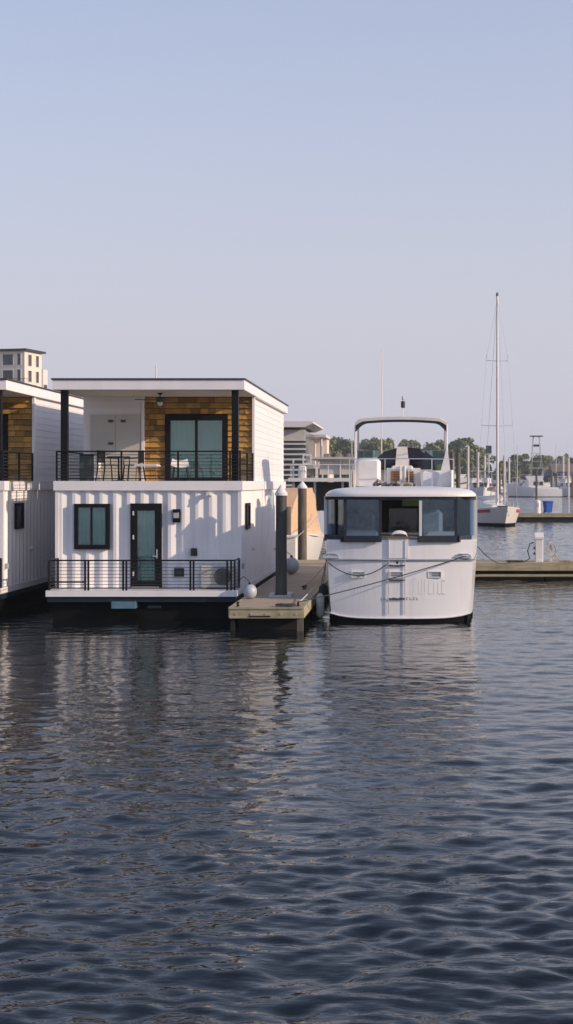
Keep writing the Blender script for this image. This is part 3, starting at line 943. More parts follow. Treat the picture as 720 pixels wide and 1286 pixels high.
# bench and helm chair inside
MB().bbox(-1.5, -.6, .7, 1.3, 1.561, 2.26, .06).build('bench', M['vinyl_white'], ya)
MB().bbox(.6, 1.5, .7, 1.3, 1.561, 2.22, .06).build('bench', M['vinyl_white'], ya)
MB().bbox(.5, 1.1, 2.4, 3.0, 1.561, 2.75, .1).build('deck_chair', M['fender_shaded'], ya)
MB().bbox(-1.2, -.7, 2.2, 2.8, 1.561, 2.7, .1).build('deck_chair', M['grey_canvas'], ya)
SILL, HEAD = 2.10, 3.12
plan = [(-1.88, 4.2), (-1.88, 1.0), (-1.38, .15), (-.50, .04), (.50, .04), (1.38, .15), (1.88, 1.0), (1.88, 4.2)]
def panel(i, name='window_pane', m='clear_glass', z0=SILL + .03, z1=HEAD - .03, inset=.03):
    a = Vector((*plan[i], 0)); b = Vector((*plan[i + 1], 0)); d = (b - a).normalized(); n_ = Vector((d.y, -d.x, 0))
    a2 = a + d * inset; b2 = b - d * inset; q = n_ * .012
    mb = MB(); mb.rings([[a2 - q + Vector((0, 0, z0)), b2 - q + Vector((0, 0, z0)), b2 + q + Vector((0, 0, z0)), a2 + q + Vector((0, 0, z0))],
                         [a2 - q + Vector((0, 0, z1)), b2 - q + Vector((0, 0, z1)), b2 + q + Vector((0, 0, z1)), a2 + q + Vector((0, 0, z1))]])
    return mb.build(name, M[m], ya)
for i in (0, 1, 2, 4, 5, 6): panel(i)
for k, (x, y) in enumerate(plan[1:-1]):
    wd = .07 if k in (0, 5) else .035
    MB().box(x - wd, x + wd, y - .03, y + .03, SILL - .1, HEAD).build('window_post', M['alu_white'] if k in (0, 3, 5) else M['navy_canvas'], ya)
for sx in (-1.88, 1.88):
    MB().box(sx - .03, sx + .03, 2.4, 2.48, SILL - .1, HEAD).build('window_post', M['alu_white'], ya)
MB().box(-1.66, -1.62, .50, .60, SILL - .05, HEAD).build('window_post', M['navy_canvas'], ya)
def pad(pts_, name, z0, z1, th, m):
    mb = MB()
    for (a, b) in zip(pts_[:-1], pts_[1:]):
        a = Vector((*a, 0)); b = Vector((*b, 0)); d = (b - a).normalized(); n_ = Vector((d.y, -d.x, 0)) * th
        mb.rings([[a + Vector((0, 0, z)), b + Vector((0, 0, z)), b + n_ + Vector((0, 0, z)), a + n_ + Vector((0, 0, z))] for z in (z0, z1)])
    return mb.build(name, M[m], ya)
pad([(-1.88, .98), (-1.40, .10), (-.50, -.01)], 'sill_pad', 1.995, 2.15, .07, 'navy_canvas')
pad([(.42, -.01), (1.40, .10), (1.72, .68)], 'sill_pad', 1.995, 2.15, .07, 'navy_canvas')
pad([(-1.90, 1.0), (-1.40, .13), (-.5, .02), (.5, .02), (1.40, .13), (1.90, 1.0)], 'valance', 3.04, 3.115, .03, 'navy_canvas')
for sx in (-1, 1):
    MB().box(sx * 1.90 - .03, sx * 1.90 + .03, 1.1, 4.2, 1.98, 2.12).build('sill_rail', M['gelcoat'], ya)
MB().box(-.32, .24, -.06, .16, 2.092, 2.125).build('gate_cap', M['teak'], ya)
MB().grid(lambda u, v: (-.24 + .42 * u, .0 + .16 * v, 2.126 + .16 * (math.sin(math.pi * min(1, max(0, u))) ** .35) * (math.sin(math.pi * (.08 + .84 * v)) ** .5)), 12, 8).build('cushion', M['vinyl_white'], ya, True)
# hardtop with rounded rim
def hard(mb):
    rs = []
    for (ins, z) in ((.06, 3.11), (.005, 3.12), (0, 3.16), (.04, 3.21), (.12, 3.265), (.28, 3.31), (.6, 3.345), (1.1, 3.372)):
        ring = []
        for k in range(48):
            a = 2 * math.pi * k / 48
            e = .32
            cx_, sy_ = math.cos(a), math.sin(a)
            x = (1.94 - ins) * math.copysign(abs(cx_) ** e, cx_)
            y = 2.12 + (2.2 - ins) * math.copysign(abs(sy_) ** e, sy_)
            if y < 2: y += .22 * (x / 1.84) ** 2 * (1 if y < 1 else .3)
            ring.append((x, y, z))
        rs.append(ring)
    return mb.rings(rs)
ht = hard(MB()).build('hardtop', M['gelcoat_warm'], ya, True, 50)
# deckhouse under the flybridge
dh = [(-1.7, 4.31), (1.7, 4.31), (1.65, 8.0), (1.15, 9.6), (-1.15, 9.6), (-1.65, 8.0)]
MB().rings([[(x, y, 1.9) for x, y in dh], [(x * .97, y, 3.10) for x, y in dh], [(x * .9, y - .05, 3.30) for x, y in dh]]).build('deckhouse', M['gelcoat'], ya)
for sx in (-1, 1):
    MB().box(sx * 1.69 - .02, sx * 1.69 + .02, 4.8, 7.6, 2.45, 2.95).build('deckhouse_window', M['dark_glass'], ya)
# flybridge
fb = [(-1.45, 4.4), (1.45, 4.4), (1.45, 8.2), (.9, 9.4), (-.9, 9.4), (-1.45, 8.2)]
mb = MB()
for (a, b) in zip(fb[1:], fb[2:] + fb[:1]):
    if a[1] == 4.4 and b[1] == 4.4: continue
    mb.rings([[(a[0], a[1], z), (b[0], b[1], z), (b[0] * .96, b[1] - .04, z), (a[0] * .96, a[1] - .04, z)] for z in (3.302, 3.82)])
mb.build('flybridge_coaming', M['gelcoat_warm'], ya)
ws = [(-1.38, 7.6), (-.88, 9.2), (.88, 9.2), (1.38, 7.6)]
for (a, b) in zip(ws[:-1], ws[1:]):
    MB().rings([[(a[0], a[1], z), (b[0], b[1], z), (b[0] * .99, b[1] - .02, z), (a[0] * .99, a[1] - .02, z)] for z in (3.825, 4.48)]).build('windscreen', M['green_screen'], ya)
cn = MB().prism_x([(7.6, 3.305), (8.8, 3.305), (8.8, 4.0), (8.2, 4.15), (7.7, 3.9)], -.9, .9).build('helm_console', M['gelcoat_warm'], ya)
cv = MB()
cv.prism([(-.98, 3.85), (-.93, 4.06), (-.55, 4.40), (-.05, 4.55), (.5, 4.50), (.66, 4.35), (.60, 3.88)], 7.45, 8.1)
cv.build('console_cover', M['navy_canvas'], ya)
hs_ = MB().prism([(-.21, 3.95), (-.16, 4.54), (.15, 4.54), (.20, 3.95)], 7.0, 7.16)
hs_.bbox(-.32, .32, 6.7, 7.2, 3.86, 3.97, .04)
hs_.build('helm_seat', M['vinyl_white'], ya)
sb_ = MB().box(-.46, .54, 6.75, 7.3, 3.31, 3.90).build('seat_base', M['gelcoat_warm'], ya)
for k, (a, b) in enumerate(((-.34, -.08), (.12, .34))):
    lv = MB()
    for q in range(6): lv.box(a, b, 6.715, 6.745, 3.40 + q * .07, 3.455 + q * .07)
    lv.build('louvred_door', M['teak'], sb_)
for sx in (-.05, .08): MB().tube((sx, 6.68, 3.37), (sx, 6.68, 3.96), .03, 8).build('seat_strut', M['vinyl_white'], sb_)
MB().bbox(-1.29, -.60, 4.5, 5.4, 3.367, 4.16, .09).build('covered_locker', M['vinyl_white'], ya, True, 30)
MB().prism([(.55, 3.86), (.68, 4.42), (.95, 4.2), (.98, 3.86)], 7.0, 7.3).build('companion_seat', M['navy_canvas'], ya)
MB().bbox(.55, 1.2, 6.2, 6.9, 3.31, 3.82, .06).build('storage_locker', M['gelcoat'], ya)
# folded canvas and lines on the hardtop
fc = MB(); r = random.Random(9)
for k in range(9):
    x0 = -.62 + k * .10 + r.uniform(-.03, .03)
    fc.path([(x0 - .12, 3.4 + r.uniform(-.2, .2), 3.40), (x0, 3.3 + r.uniform(-.2, .2), 3.44 + r.uniform(0, .1)), (x0 + .14, 3.5 + r.uniform(-.2, .2), 3.40 + r.uniform(0, .06)), (x0 + .24, 3.4, 3.39)], r.uniform(.03, .055), 6)
fc.build('folded_canvas', M['grey_canvas'], ya, True)
# guard rail round the hardtop
gr_ = MB()
gr_.path([(-1.45, 4.2, 4.12), (-.4, 4.05, 4.13), (.6, 4.05, 4.13), (1.45, 4.2, 4.12)], .014, 6)
gr_ = gr_.build('guard_rail', M['stainless'], ya, True)
for (x, y) in ((-1.45, 4.2), (-.46, 4.06), (.2, 4.05), (.84, 4.07), (1.45, 4.2)):
    MB().tube((x, y, 3.35), (x, y, 4.13), .012, 6).build('stanchion', M['stainless'], gr_)
MB().prism([(.98, 3.36), (1.42, 3.36), (1.30, 4.35), (1.24, 4.35)], 4.6, 4.66).build('side_canvas', M['vinyl_white'], ya)
# bimini
bw = 1.33
MB().path([(1.86 * (2 * k / 16 - 1), -.03 + .20 * (1.86 / 1.8 * (2 * k / 16 - 1)) ** 2, 1.56) for k in range(17)], .022, 6).build('transom_rail', M['rub_grey'], ya, True)
top = MB()
def bim(u, v):
    s = 2 * u - 1
    return (s * bw - .03, 6.1 + 1.9 * v, 5.30 + .075 * (1 - s * s) + .05 * (1 - (2 * v - 1) ** 2) - .10 * max(0, abs(s) - .86) / .14)
top.grid(bim, 24, 8)
top.grid(lambda u, v: (bim(u, v)[0] * .985, bim(u, v)[1] + .01, bim(u, v)[2] - .035), 24, 8)
bi = top.build('bimini_canvas', M['bimini_top'], ya, True)
MB().grid(lambda u, v: (bim(u, 0)[0] * 1.005, 6.05 - .01 * v, bim(u, 0)[2] + .012 - .085 * v), 24, 2).build('front_flap', M['bimini_top'], bi, True)
MB().grid(lambda u, v: (bim(u, 0)[0], 6.062, bim(u, 0)[2] - .07 - (.075 + .12 * max(0, (abs(2 * u - 1) - .78) / .22)) * v), 24, 2).build('valance', M['navy_canvas'], bi)
MB().grid(lambda u, v: (bim(u, v)[0] * .97, bim(u, v)[1] + .02, bim(u, v)[2] - .05), 24, 6).build('lining', M['navy_canvas'], bi)
bf = MB()
for y in (6.1, 8.0):
    bf.path([(-bw - .03, y, 3.4), (-bw - .03, y, 5.12), (-bw + .02, y, 5.23), (-bw + .10, y, 5.29)] + [(s * bw - .03, y, 5.29 + .07 * (1 - s * s)) for s in (-.6, 0, .6)] + [(bw - .16, y, 5.29), (bw - .08, y, 5.23), (bw - .03, y, 5.12), (bw - .03, y, 3.4)], .035, 8)
bf.tube((-bw - .03, 6.1, 5.1), (-bw - .03, 8.0, 4.0), .018, 6).tube((bw - .03, 6.1, 5.1), (bw - .03, 8.0, 4.0), .018, 6)
bf.build('bimini_frame', M['alu_white'], ya, True)
al = MB().tube((.02, 7.4, 5.35), (.02, 7.4, 5.95), .012, 6)
al = al.build('light_mast', M['alu_white'], ya)
MB().lathe([(.05, 5.72), (.065, 5.74), (.065, 5.90), (.05, 5.92)], 10, (.02, 7.4, 0)).build('mast_lamp', M['plastic_black'], al, True)
MB().lathe([(.03, 5.95), (.04, 5.97), (.035, 6.05), (.01, 6.08)], 10, (.02, 7.4, 0)).build('anchor_light', M['rub_grey'], al, True)
MB().path([(-.66, 8.9, 3.6), (-.655, 8.9, 5.2), (-.63, 8.9, 7.65)], .026, 6, .012).build('whip_antenna', M['alu_white'], ya)


# ------------------------------------------------------------------ mooring lines
def line(label, a, b, sag, m='rope_dark', r=.014, name='mooring_line', n=14):
    a, b = Vector(a), Vector(b); pts = []
    for k in range(n + 1):
        t = k / n
        p = a.lerp(b, t); p.z -= sag * 4 * t * (1 - t); pts.append(p)
    return tag(MB().path(pts, r, 6).build(name, M[m], None, True), label, 'rope', 'mooring lines')


line('dark line drooping across the left half of the yacht transom', P(412, 706, 34.25), P(488, 707, 34.16), .32)
line('dark line from the yacht right stern cleat down to the finger dock end', P(586, 698, 34.28), (-2.68, 32.8, .64), .05)
line('pale line from the houseboat side wall past the dark pile', (-4.42, 44.2, 1.35), P(404, 641, 57.0), .25, 'rope_pale')
line('pale twin lines lying along the finger dock beside the yacht', (-2.93, 37.9, .66), (-2.35, 46.5, 1.55), .15, 'rope_pale', .02)
line('white line from the corner of the finger dock up to the yacht side', (-2.70, 32.9, .60), P(398, 733, 36.6), .02, 'rope_white', .012)
line('thin dark line from the yacht right side to the pier', P(600, 686, 41), (3.6, 49.5, .64), .25)
line('thin dark line running off the right edge above the pier', (5.9, 49.6, .66), (8.6, 54, 1.3), .1)


# ------------------------------------------------------------------ tan covered boat behind the pier
tb = thing('covered_boat', 'small white boat under a tall tan canvas cover behind the pier', 'boat', (-4.78, 60.6, 0), R(180))
HK2 = dict(L=8.0, B=2.15, fs=1.3, fb=1.62, rake=.9, tw=.9, mid=.45, flare=.45, fl0=.30)
hull_surface(MB(), za=.04, zb=1.0, deck=True, **HK2).build('hull', M['gelcoat_warm'], tb, True, 40)
hull_surface(MB(), za=-.3, zb=.045, off=-.02, **HK2).build('hull_bottom', M['hull_black'], tb, True, 40)
def tent(u, v):
    t = v; s = 2 * u - 1
    w = 1.02 * (1 - max(0, (t - .55) / .45) ** 2.4) + .05
    ridge = 3.25 - .3 * (1 - min(1, t / .2)) - 1.35 * max(0, (t - .80) / .2) ** 1.3
    base = 1.18 + .42 * t ** 2.2
    a = abs(s)
    q = max(0, (a - .36) / .64)
    z = base + (ridge - base) * (1 - q) ** 3.2 - .04 * a * a - .10 * math.sin(t * 34 + 3 * a) * q * (1 - q)
    x = math.copysign(w * (a * 1.5 if a < .36 else .54 + .46 * q) + .025 * math.sin(z * 9 + t * 20), s)
    return (x, .1 + 7.5 * t, z)
MB().grid(tent, 24, 40).build('canvas_cover', M['tan_canvas'], tb, True, 60)
for sx in (-.9, .9): MB().tube((sx, 1, 1.1), (sx * .6, 1, 2.9), .02, 6).build('cover_pole', M['stainless'], tb)
MB().lathe([(.14, -.05), (.14, .05), (.05, .07)], 12).build('bow_roller', M['plastic_black'], tb, loc=(0, 7.98, 1.55))


# ------------------------------------------------------------------ white passenger boat beyond
pbx = thing('passenger_boat', 'white two deck cruiser with open dark lower deck behind the covered boat', 'boat', (-4.3, 84, 0), 0)
HK3 = dict(L=20, B=6.4, fs=1.75, fb=2.3, rake=1.5, tw=.93, mid=.5, flare=.4)
hull_surface(MB(), za=.05, zb=1.0, deck=True, **HK3).build('hull', M['gelcoat'], pbx, True, 40)
hull_surface(MB(), za=-.3, zb=.055, off=-.02, **HK3).build('hull_bottom', M['hull_black'], pbx, True, 40)
MB().box(-2.9, 2.9, 1.6, 15, 1.76, 3.5).build('deck_shade', M['interior'], pbx)  # near-black block stands for the shade inside the open lower deck
for k, x in enumerate((-2.9, -1.6, .1, 1.0, 2.1, 2.75)):
    MB().box(x - .07, x + .07, .45, .59, 1.76, 3.52).build('post', M['alu_white'], pbx)
MB().prism([(1.3, 1.77), (2.6, 3.5), (2.75, 3.5), (1.55, 1.77)], .8, .9).build('stair', M['alu_white'], pbx)
MB().box(-3.15, 3.15, -.3, 15.5, 3.53, 3.75).build('upper_deck', M['gelcoat_warm'], pbx)
for (a, b) in ((-1.3, -.1), (.05, 1.75), (2.05, 3.0)):
    MB().box(a, b, .5, .56, 3.96, 4.75).build('canvas_panel', M['bimini_top'], pbx)
for x in (-2.9, -1.45, -.03, 1.9, 3.05):
    MB().box(x - .05, x + .05, .38, .48, 3.75, 4.9).build('deck_post', M['alu_white'], pbx)
MB().box(-2.0, 3.2, .0, 13, 4.90, 5.02).build('canopy', M['bimini_top'], pbx)
rl = MB().tube((-3.0, -.1, 4.55), (3.0, -.1, 4.55), .03, 6).build('guard_rail', M['alu_white'], pbx)
for k in range(9): MB().tube((-3.0 + k * .75, -.1, 3.75), (-3.0 + k * .75, -.1, 4.55), .022, 6).build('stanchion', M['alu_white'], rl)
MB().bbox(-2.6, -2.1, .2, .6, 3.751, 4.5, .08).build('life_raft', M['plastic_white'], pbx)
sgn = frame(MB(), -2.3, -1.75, 4.56, 5.2, .1, -.1, -.04).build('notice_frame', M['plastic_white'], pbx)
for x in (-.9, -.2, .5): MB().bbox(x - .2, x + .2, 1, 1.4, 5.021, 5.25, .05).build('roof_box', M['grey_canvas'], pbx)

# small moored runabout in front of it
def cruiser(name, label, loc, rz, L=9, B=3.1, fs=1.1, fb=1.7, hull='gelcoat', cover=None, boot='hull_black', band=None, house=True, group='boats moored across the basin', tower=False, cat='boat', bridge=True, hs=1.0, mast=0):
    t = thing(name, label, cat, loc, rz, group)
    k = dict(L=L, B=B, fs=fs, fb=fb, rake=L * .09, tw=.88, mid=.45, flare=.6, n=16, m=4)
    hull_surface(MB(), za=.06, zb=.9 if band else 1.0, deck=not band, **k).build('hull', M[hull], t, True, 40)
    if band: hull_surface(MB(), za=.9, zb=1.0, off=.02, deck=True, **k).build('sheer_band', M[band], t, True, 40)
    hull_surface(MB(), za=-.25, zb=.065, off=.01, **k).build('boot_stripe', M[boot], t, True, 40)
    h0 = fs
    if house:
        w = B * .38
        a, b = L * .30, L * .66
        prof = [(a, h0), (b + L * .06, h0 + .25 * hs), (b - L * .04, h0 + 1.45 * hs), (a + .2, h0 + 1.5 * hs)]
        MB().prism_x(prof, -w, w).build('cabin', M['gelcoat_warm'], t)
        for sx in (-1, 1):
            for (p, q) in ((.05, .22), (.26, .5)):
                y0, y1 = a + (b - a) * p + .15, a + (b - a) * q + .15
                MB().prism_x([(y0, h0 + .62 * hs), (y1, h0 + .62 * hs), (y1, h0 + 1.25 * hs), (y0, h0 + 1.25 * hs)], sx * w - .02, sx * w + .02).build('cabin_window', M['dark_glass'], t)
        nx = L * .10; 
        MB().rings([[(-w * .9, b + L * .06 - .12, h0 + .42 * hs), (w * .9, b + L * .06 - .12, h0 + .42 * hs), (w * .9, b - L * .04 + .17, h0 + 1.32 * hs), (-w * .9, b - L * .04 + .17, h0 + 1.32 * hs)],
                    [(-w * .9, b + L * .06 - .02, h0 + .47 * hs), (w * .9, b + L * .06 - .02, h0 + .47 * hs), (w * .9, b - L * .04 + .26, h0 + 1.37 * hs), (-w * .9, b - L * .04 + .26, h0 + 1.37 * hs)]]).build('windscreen', M['dark_glass'], t)
        if bridge:
            MB().rings([[(-w * .9, a + .4, h0 + 1.5 * hs), (w * .9, a + .4, h0 + 1.5 * hs), (w * .9, b - L * .08, h0 + 1.48 * hs), (-w * .9, b - L * .08, h0 + 1.48 * hs)],
                        [(-w * .95, a + .2, h0 + 2.2 * hs), (w * .95, a + .2, h0 + 2.2 * hs), (w * .9, b - L * .03, h0 + 2.2 * hs), (-w * .9, b - L * .03, h0 + 2.2 * hs)]]).build('flybridge', M['gelcoat'], t)
            MB().box(-w, w, a, b - L * .1, h0 + 3.45 * hs, h0 + 3.55 * hs).build('hard_canopy', M[cover or 'bimini_top'], t)
            for sx in (-1, 1):
                for yy in (a + .2, b - L * .14): MB().tube((sx * w * .92, yy, h0 + 2.1 * hs), (sx * w * .92, yy, h0 + 3.46 * hs), .035, 5).build('canopy_pole', M['alu_white'], t)
        MB().prism_x([(L * .05, h0 - .05), (a, h0 - .05), (a, h0 + .35 * hs), (L * .05, h0 + .3 * hs)], -w, w).build('cockpit', M['gelcoat_warm'], t)
    elif cover:
        MB().grid(lambda u, v: (B * .46 * (2 * u - 1) * (1 - max(0, v - .5) ** 2 * 3.2), L * (.04 + .86 * v), fs + (fb - fs) * v ** 2.2 + .9 * (1 - (2 * u - 1) ** 2) ** .7 * math.sin(math.pi * (.12 + .8 * v)) ** .7), 10, 12).build('canvas_cover', M[cover], t, True, 60)
    if mast:
        ms_ = MB().tube((0, L * .55, fs - .3), (0, L * .55, mast), .13, 6, .09).build('mast', M['mast_metal'], t)
        MB().path([(-B * .3, L * .54, mast * .6), (0, L * .55, mast * .59), (B * .3, L * .54, mast * .6)], .05, 4).build('spreader', M['mast_metal'], ms_)
        MB().tube((0, L * .54, fs + 1.5), (0, L * .1, fs + 1.6), .2, 6).build('boom', M['blue_canvas'], t)
    rl_ = MB()
    rl_.path([(-B * .42, L * .60, fs + .9), (-B * .3, L * .8, fs + 1.15), (0, L * .98, fb + .75), (B * .3, L * .8, fs + 1.15), (B * .42, L * .60, fs + .9)], .025, 5)
    rl_ = rl_.build('bow_rail', M['stainless'], t)
    if tower:
        tw_ = MB(); w = B * .38; a, b = L * .34, L * .52; zt = h0 + 3.5 * hs
        for sx in (-1, 1):
            for yy in (a, b):
                tw_.tube((sx * w, yy, zt), (sx * w * .45, (a + b) / 2 + (yy - (a + b) / 2) * .55, zt + 7.6), .07, 5)
        for zz, f in ((1.6, .85), (3.6, .7), (5.6, .62), (7.6, .55)):
            c_ = (a + b) / 2; hy = (b - a) / 2 * (1 - zz / 7.6 * .45)
            tw_.path([(-w * f, c_ - hy, zt + zz), (w * f, c_ - hy, zt + zz), (w * f, c_ + hy, zt + zz), (-w * f, c_ + hy, zt + zz), (-w * f, c_ - hy, zt + zz)], .045, 5)
        tw_.build('tuna_tower', M['rub_grey'], t)
        c_ = (a + b) / 2
        MB().box(-w * .75, w * .75, c_ - 1.5, c_ + 1.5, zt + 7.6, zt + 7.8).build('tower_top', M['navy_canvas'], t)
        MB().box(-w * .6, w * .6, c_ - .6, c_ + .6, zt + 5.2, zt + 5.7).build('tower_seat', M['navy_canvas'], t)
        MB().box(-w * .8, w * .8, c_ - 1.2, c_ + 1.2, zt + 2.2, zt + 2.3).build('tower_platform', M['navy_canvas'], t)
        for sx in (-1, 1):
            MB().tube((sx * w, a + 1.2, h0 + 1.6), (sx * (w + 1.2), a - 4.5, h0 + 9.5), .04, 5, .02).build('outrigger', M['alu_white'], t)
    return t


# ------------------------------------------------------------------ sailboat
sb = thing('sailboat', 'white sailboat with red stripe and tall mast moored bow on', 'sailboat', (6.15, 119, 0), R(186.5))
KS = dict(L=11.6, B=3.75, fs=1.25, fb=1.62, rake=1.3, tw=.6, mid=.48, flare=.55, dead=.5)
hull_surface(MB(), za=.17, zb=1.0, deck=True, **KS).build('hull', M['gelcoat_warm'], sb, True, 40)
hull_surface(MB(), za=-.3, zb=.175, off=-.01, **KS).build('hull_bottom', M['hull_black'], sb, True, 40)
for s in (-1, 1):
    st_ = MB()
    def stp(u, v, s=s):
        t = .12 + .72 * u; L, B = 11.6, 3.75
        hb_ = B / 2 * (.6 + .4 * math.sin(min(1, t / .48) * math.pi / 2)) if t < .48 else B / 2 * max(0, 1 - ((t - .48) / .52) ** 2.3) + .012
        f = .74 + .17 * v; fl = .06 + .55 * max(0, (t - .35) / .65) ** 1.5
        return (s * (hb_ * (1 - fl * (1 - f) ** 1.25) + .015), L * t - 1.3 * (1 - f) * t ** 5, (1.25 + .37 * t ** 2.2) * f)
    st_.grid(stp, 20, 2)
    st_.build('red_stripe', M['red_stripe'], sb)
MB().rings([[(-1.0, 3.2, 1.25), (1.0, 3.2, 1.25), (.75, 8.0, 1.38), (-.75, 8.0, 1.38)], [(-.85, 3.3, 1.80), (.85, 3.3, 1.80), (.45, 7.6, 1.66), (-.45, 7.6, 1.66)]]).build('cabin_top', M['gelcoat_warm'], sb)
ms = MB().path([(0, 7.0, 1.6), (0, 7.0, 10), (0, 6.98, 18.6)], .115, 8, .085).build('mast', M['mast_metal'], sb, True)
for (z, w) in ((13.3, .9), (8.05, 1.28)):
    sp = MB().path([(-w, 6.9, z + .05), (0, 7, z), (w, 6.9, z + .05)], .032, 5)
    for s in (-1, 1): sp.tube((s * w, 6.9, z + .05), (s * w * .95, 6.9, z + .55), .018, 4)
    sp.build('spreader', M['mast_metal'], ms)
MB().lathe([(.12, 18.55), (.10, 18.75), (.03, 18.85)], 8, (0, 6.98, 0)).build('masthead', M['plastic_black'], ms)
sy_ = MB()
for s in (-1, 1):
    sy_.path([(s * 1.75, 6.6, 1.35), (s * 1.28, 6.9, 8.1), (s * .9, 6.9, 13.35), (0, 6.98, 18.4)], .011, 4)
sy_.tube((0, 11.5, 1.7), (0, 7.02, 18.4), .016, 4).tube((0, .1, 1.3), (0, 6.9, 18.4), .011, 4)
sy_.build('rigging', M['stainless'], sb)
bm_ = MB().tube((0, 6.9, 2.75), (0, 2.2, 2.85), .07, 8).build('boom', M['mast_metal'], sb)
MB().path([(0, 6.6, 3.0), (0, 5, 3.02), (0, 2.6, 2.96)], .17, 8, .1).build('sail_cover', M['tan_canvas'], bm_, True)
pu = MB().path([(-.55, 9.9, 1.6), (-.5, 10.0, 2.2), (0, 11.6, 2.35), (.5, 10.0, 2.2), (.55, 9.9, 1.6)], .025, 6)
pu.path([(-1.7, 5, 1.9), (-1.45, 8, 1.98), (-.5, 10, 2.2)], .014, 4).path([(1.7, 5, 1.9), (1.45, 8, 1.98), (.5, 10, 2.2)], .014, 4)
for s in (-1, 1):
    for y in (3, 5, 7.2): pu.tube((s * 1.72, y, 1.25), (s * 1.72, y, 1.93), .014, 4)
pu.build('pulpit', M['stainless'], sb)
MB().bbox(-.5, .3, 8.3, 8.9, 1.40, 1.62, .05).build('deck_hatch', M['dark_glass'], sb)
MB().path([(-.9, 3.5, 2.1), (-.6, 5.0, 2.3), (.5, 4.2, 2.15), (.9, 3.2, 2.2)], .22, 7, .18).build('folded_sail', M['vinyl_white'], sb, True)
MB().path([(.0, 11.35, 1.5), (.02, 11.6, 1.25), (-.12, 11.55, .9), (.12, 11.55, .9)], .035, 5).build('anchor', M['rub_grey'], sb)

# ------------------------------------------------------------------ second pier with bin and post
p2d = thing('second_pier', 'distant low pier behind the sailboat carrying a blue bin', 'pier', (14, 123, 0))
tag(boards(MB(), -7.5, 12, .05, 2.0, .72, .2, .01, 'y').build('deck_boards', M['dock_wood'], p2d), kind='stuff')
MB().box(-7.5, 12, -.06, .04, .40, .73).build('edge_board', M['dock_edge'], p2d)
for k in range(6): MB().box(-7.3 + k * 3.2, -4.15 + k * 3.2, .1, 1.9, -.4, .395).build('float', M['dock_dark'], p2d)
bn = thing('recycling_bin', 'blue wheeled bin standing on the distant pier', 'bin', (12.2, 123.9, .72), R(20))
MB().rings([[(-.26, -.28, .08), (.26, -.28, .08), (.26, .28, .08), (-.26, .28, .08)], [(-.34, -.36, 1.0), (.34, -.36, 1.0), (.34, .36, 1.0), (-.34, .36, 1.0)]]).build('body', M['bin_blue'], bn)
MB().bbox(-.38, .38, -.42, .38, 1.002, 1.12, .04).build('lid', M['bin_blue'], bn)
for s in (-.24, .24): MB().lathe([(.1, -.03), (.1, .03)], 10).build('wheel', M['plastic_black'], bn, loc=(s, .3, .1)).rotation_euler = (0, R(90), 0)
pp = thing('power_pedestal', 'white rounded pedestal beside the blue bin on the distant pier', 'pedestal', (11.25, 123.7, .72))
MB().lathe([(.30, 0), (.30, 1.0), (.24, 1.15), (.08, 1.22)], 12).build('body', M['plastic_white'], pp, True)
MB().box(-.08, .08, -.33, -.29, .6, .9).build('socket', M['rub_grey'], pp)
pile('mooring_pile', 'slim dark pole standing beside the blue bin on the distant pier', (11.3, 125.3, 0), .10, 4.6, 'pile_wood', False)
sk = cruiser('skiff', 'white skiff cut off by the right edge beside the distant pier', (14.9, 116.5, 0), R(-90), 5, 2.0, .75, 1.0, cover='navy_canvas', house=False)

# ------------------------------------------------------------------ boats and piles across the basin
def at(px, py, Y): 
    p = P(px, py, Y); return p
c = at(705, 624, 335); cruiser('sportfishing_boat', 'white sportfishing boat with tall tuna tower across the basin', (c.x, 335, 0), R(90), 14.0, 5.0, 1.9, 3.6, tower=True, band=None, boot='hull_blue', hs=1.45)
c = at(613, 621, 400); cruiser('sportfishing_boat', 'white boat with black sheer band and sharp bow right of the yacht', (c.x - 17, 400, 0), R(-82), 17, 5.4, 2.8, 5.0, band='hull_black', hull='gelcoat', hs=1.4)
cruiser('covered_boat', 'boat under dark canvas near the right edge beyond the tuna tower boat', (at(722, 620, 372).x, 372, 0), R(60), 10, 3.3, 1.3, 2.0, cover='blue_canvas', house=True)
cruiser('covered_boat', 'boat with dark canopy between white piles right of the tuna tower', (at(690, 620, 385).x, 385, 0), R(10), 10, 3.4, 1.3, 2.1, cover='blue_canvas')
cruiser('cabin_cruiser', 'small white cabin cruiser left of the tuna tower boat bow', (at(640, 620, 420).x, 424, 0), R(200), 10, 3.4, 1.4, 2.2)
cruiser('cabin_cruiser', 'white cabin cruiser partly hidden behind the sailboat mast', (at(622, 620, 430).x, 436, 0), R(150), 12, 3.8, 1.6, 2.4)
cruiser('cabin_cruiser', 'white cruiser seen through the yacht flybridge', (at(545, 620, 300).x, 300, 0), R(170), 11, 3.6, 1.5, 2.3)
cruiser('cabin_cruiser', 'white cruiser with blue canopy left of the floodlight post', (at(603, 620, 440).x, 447, 0), R(190), 12, 4.0, 1.8, 2.8, cover='blue_canvas', hs=1.2)
cruiser('cabin_cruiser', 'white cruiser between the pale pile and the tuna tower boat bow', (at(631, 620, 405).x, 412, 0), R(160), 11, 3.8, 1.6, 2.6, hs=1.2)
cruiser('covered_boat', 'boat under tan canvas behind the stern of the tuna tower boat', (at(697, 620, 395).x, 400, 0), R(185), 10, 3.6, 1.4, 2.2, cover='tan_canvas', house=False)
cruiser('cabin_cruiser', 'white cruiser with tall cabin behind the right edge white pile', (at(711, 620, 420).x, 428, 0), R(175), 12, 4.0, 1.7, 2.6, hs=1.3, cover='navy_canvas')
cruiser('cabin_cruiser', 'white cruiser behind the tuna tower boat cabin', (at(663, 620, 425).x, 432, 0), R(170), 12, 4.0, 1.7, 2.7, hs=1.2)
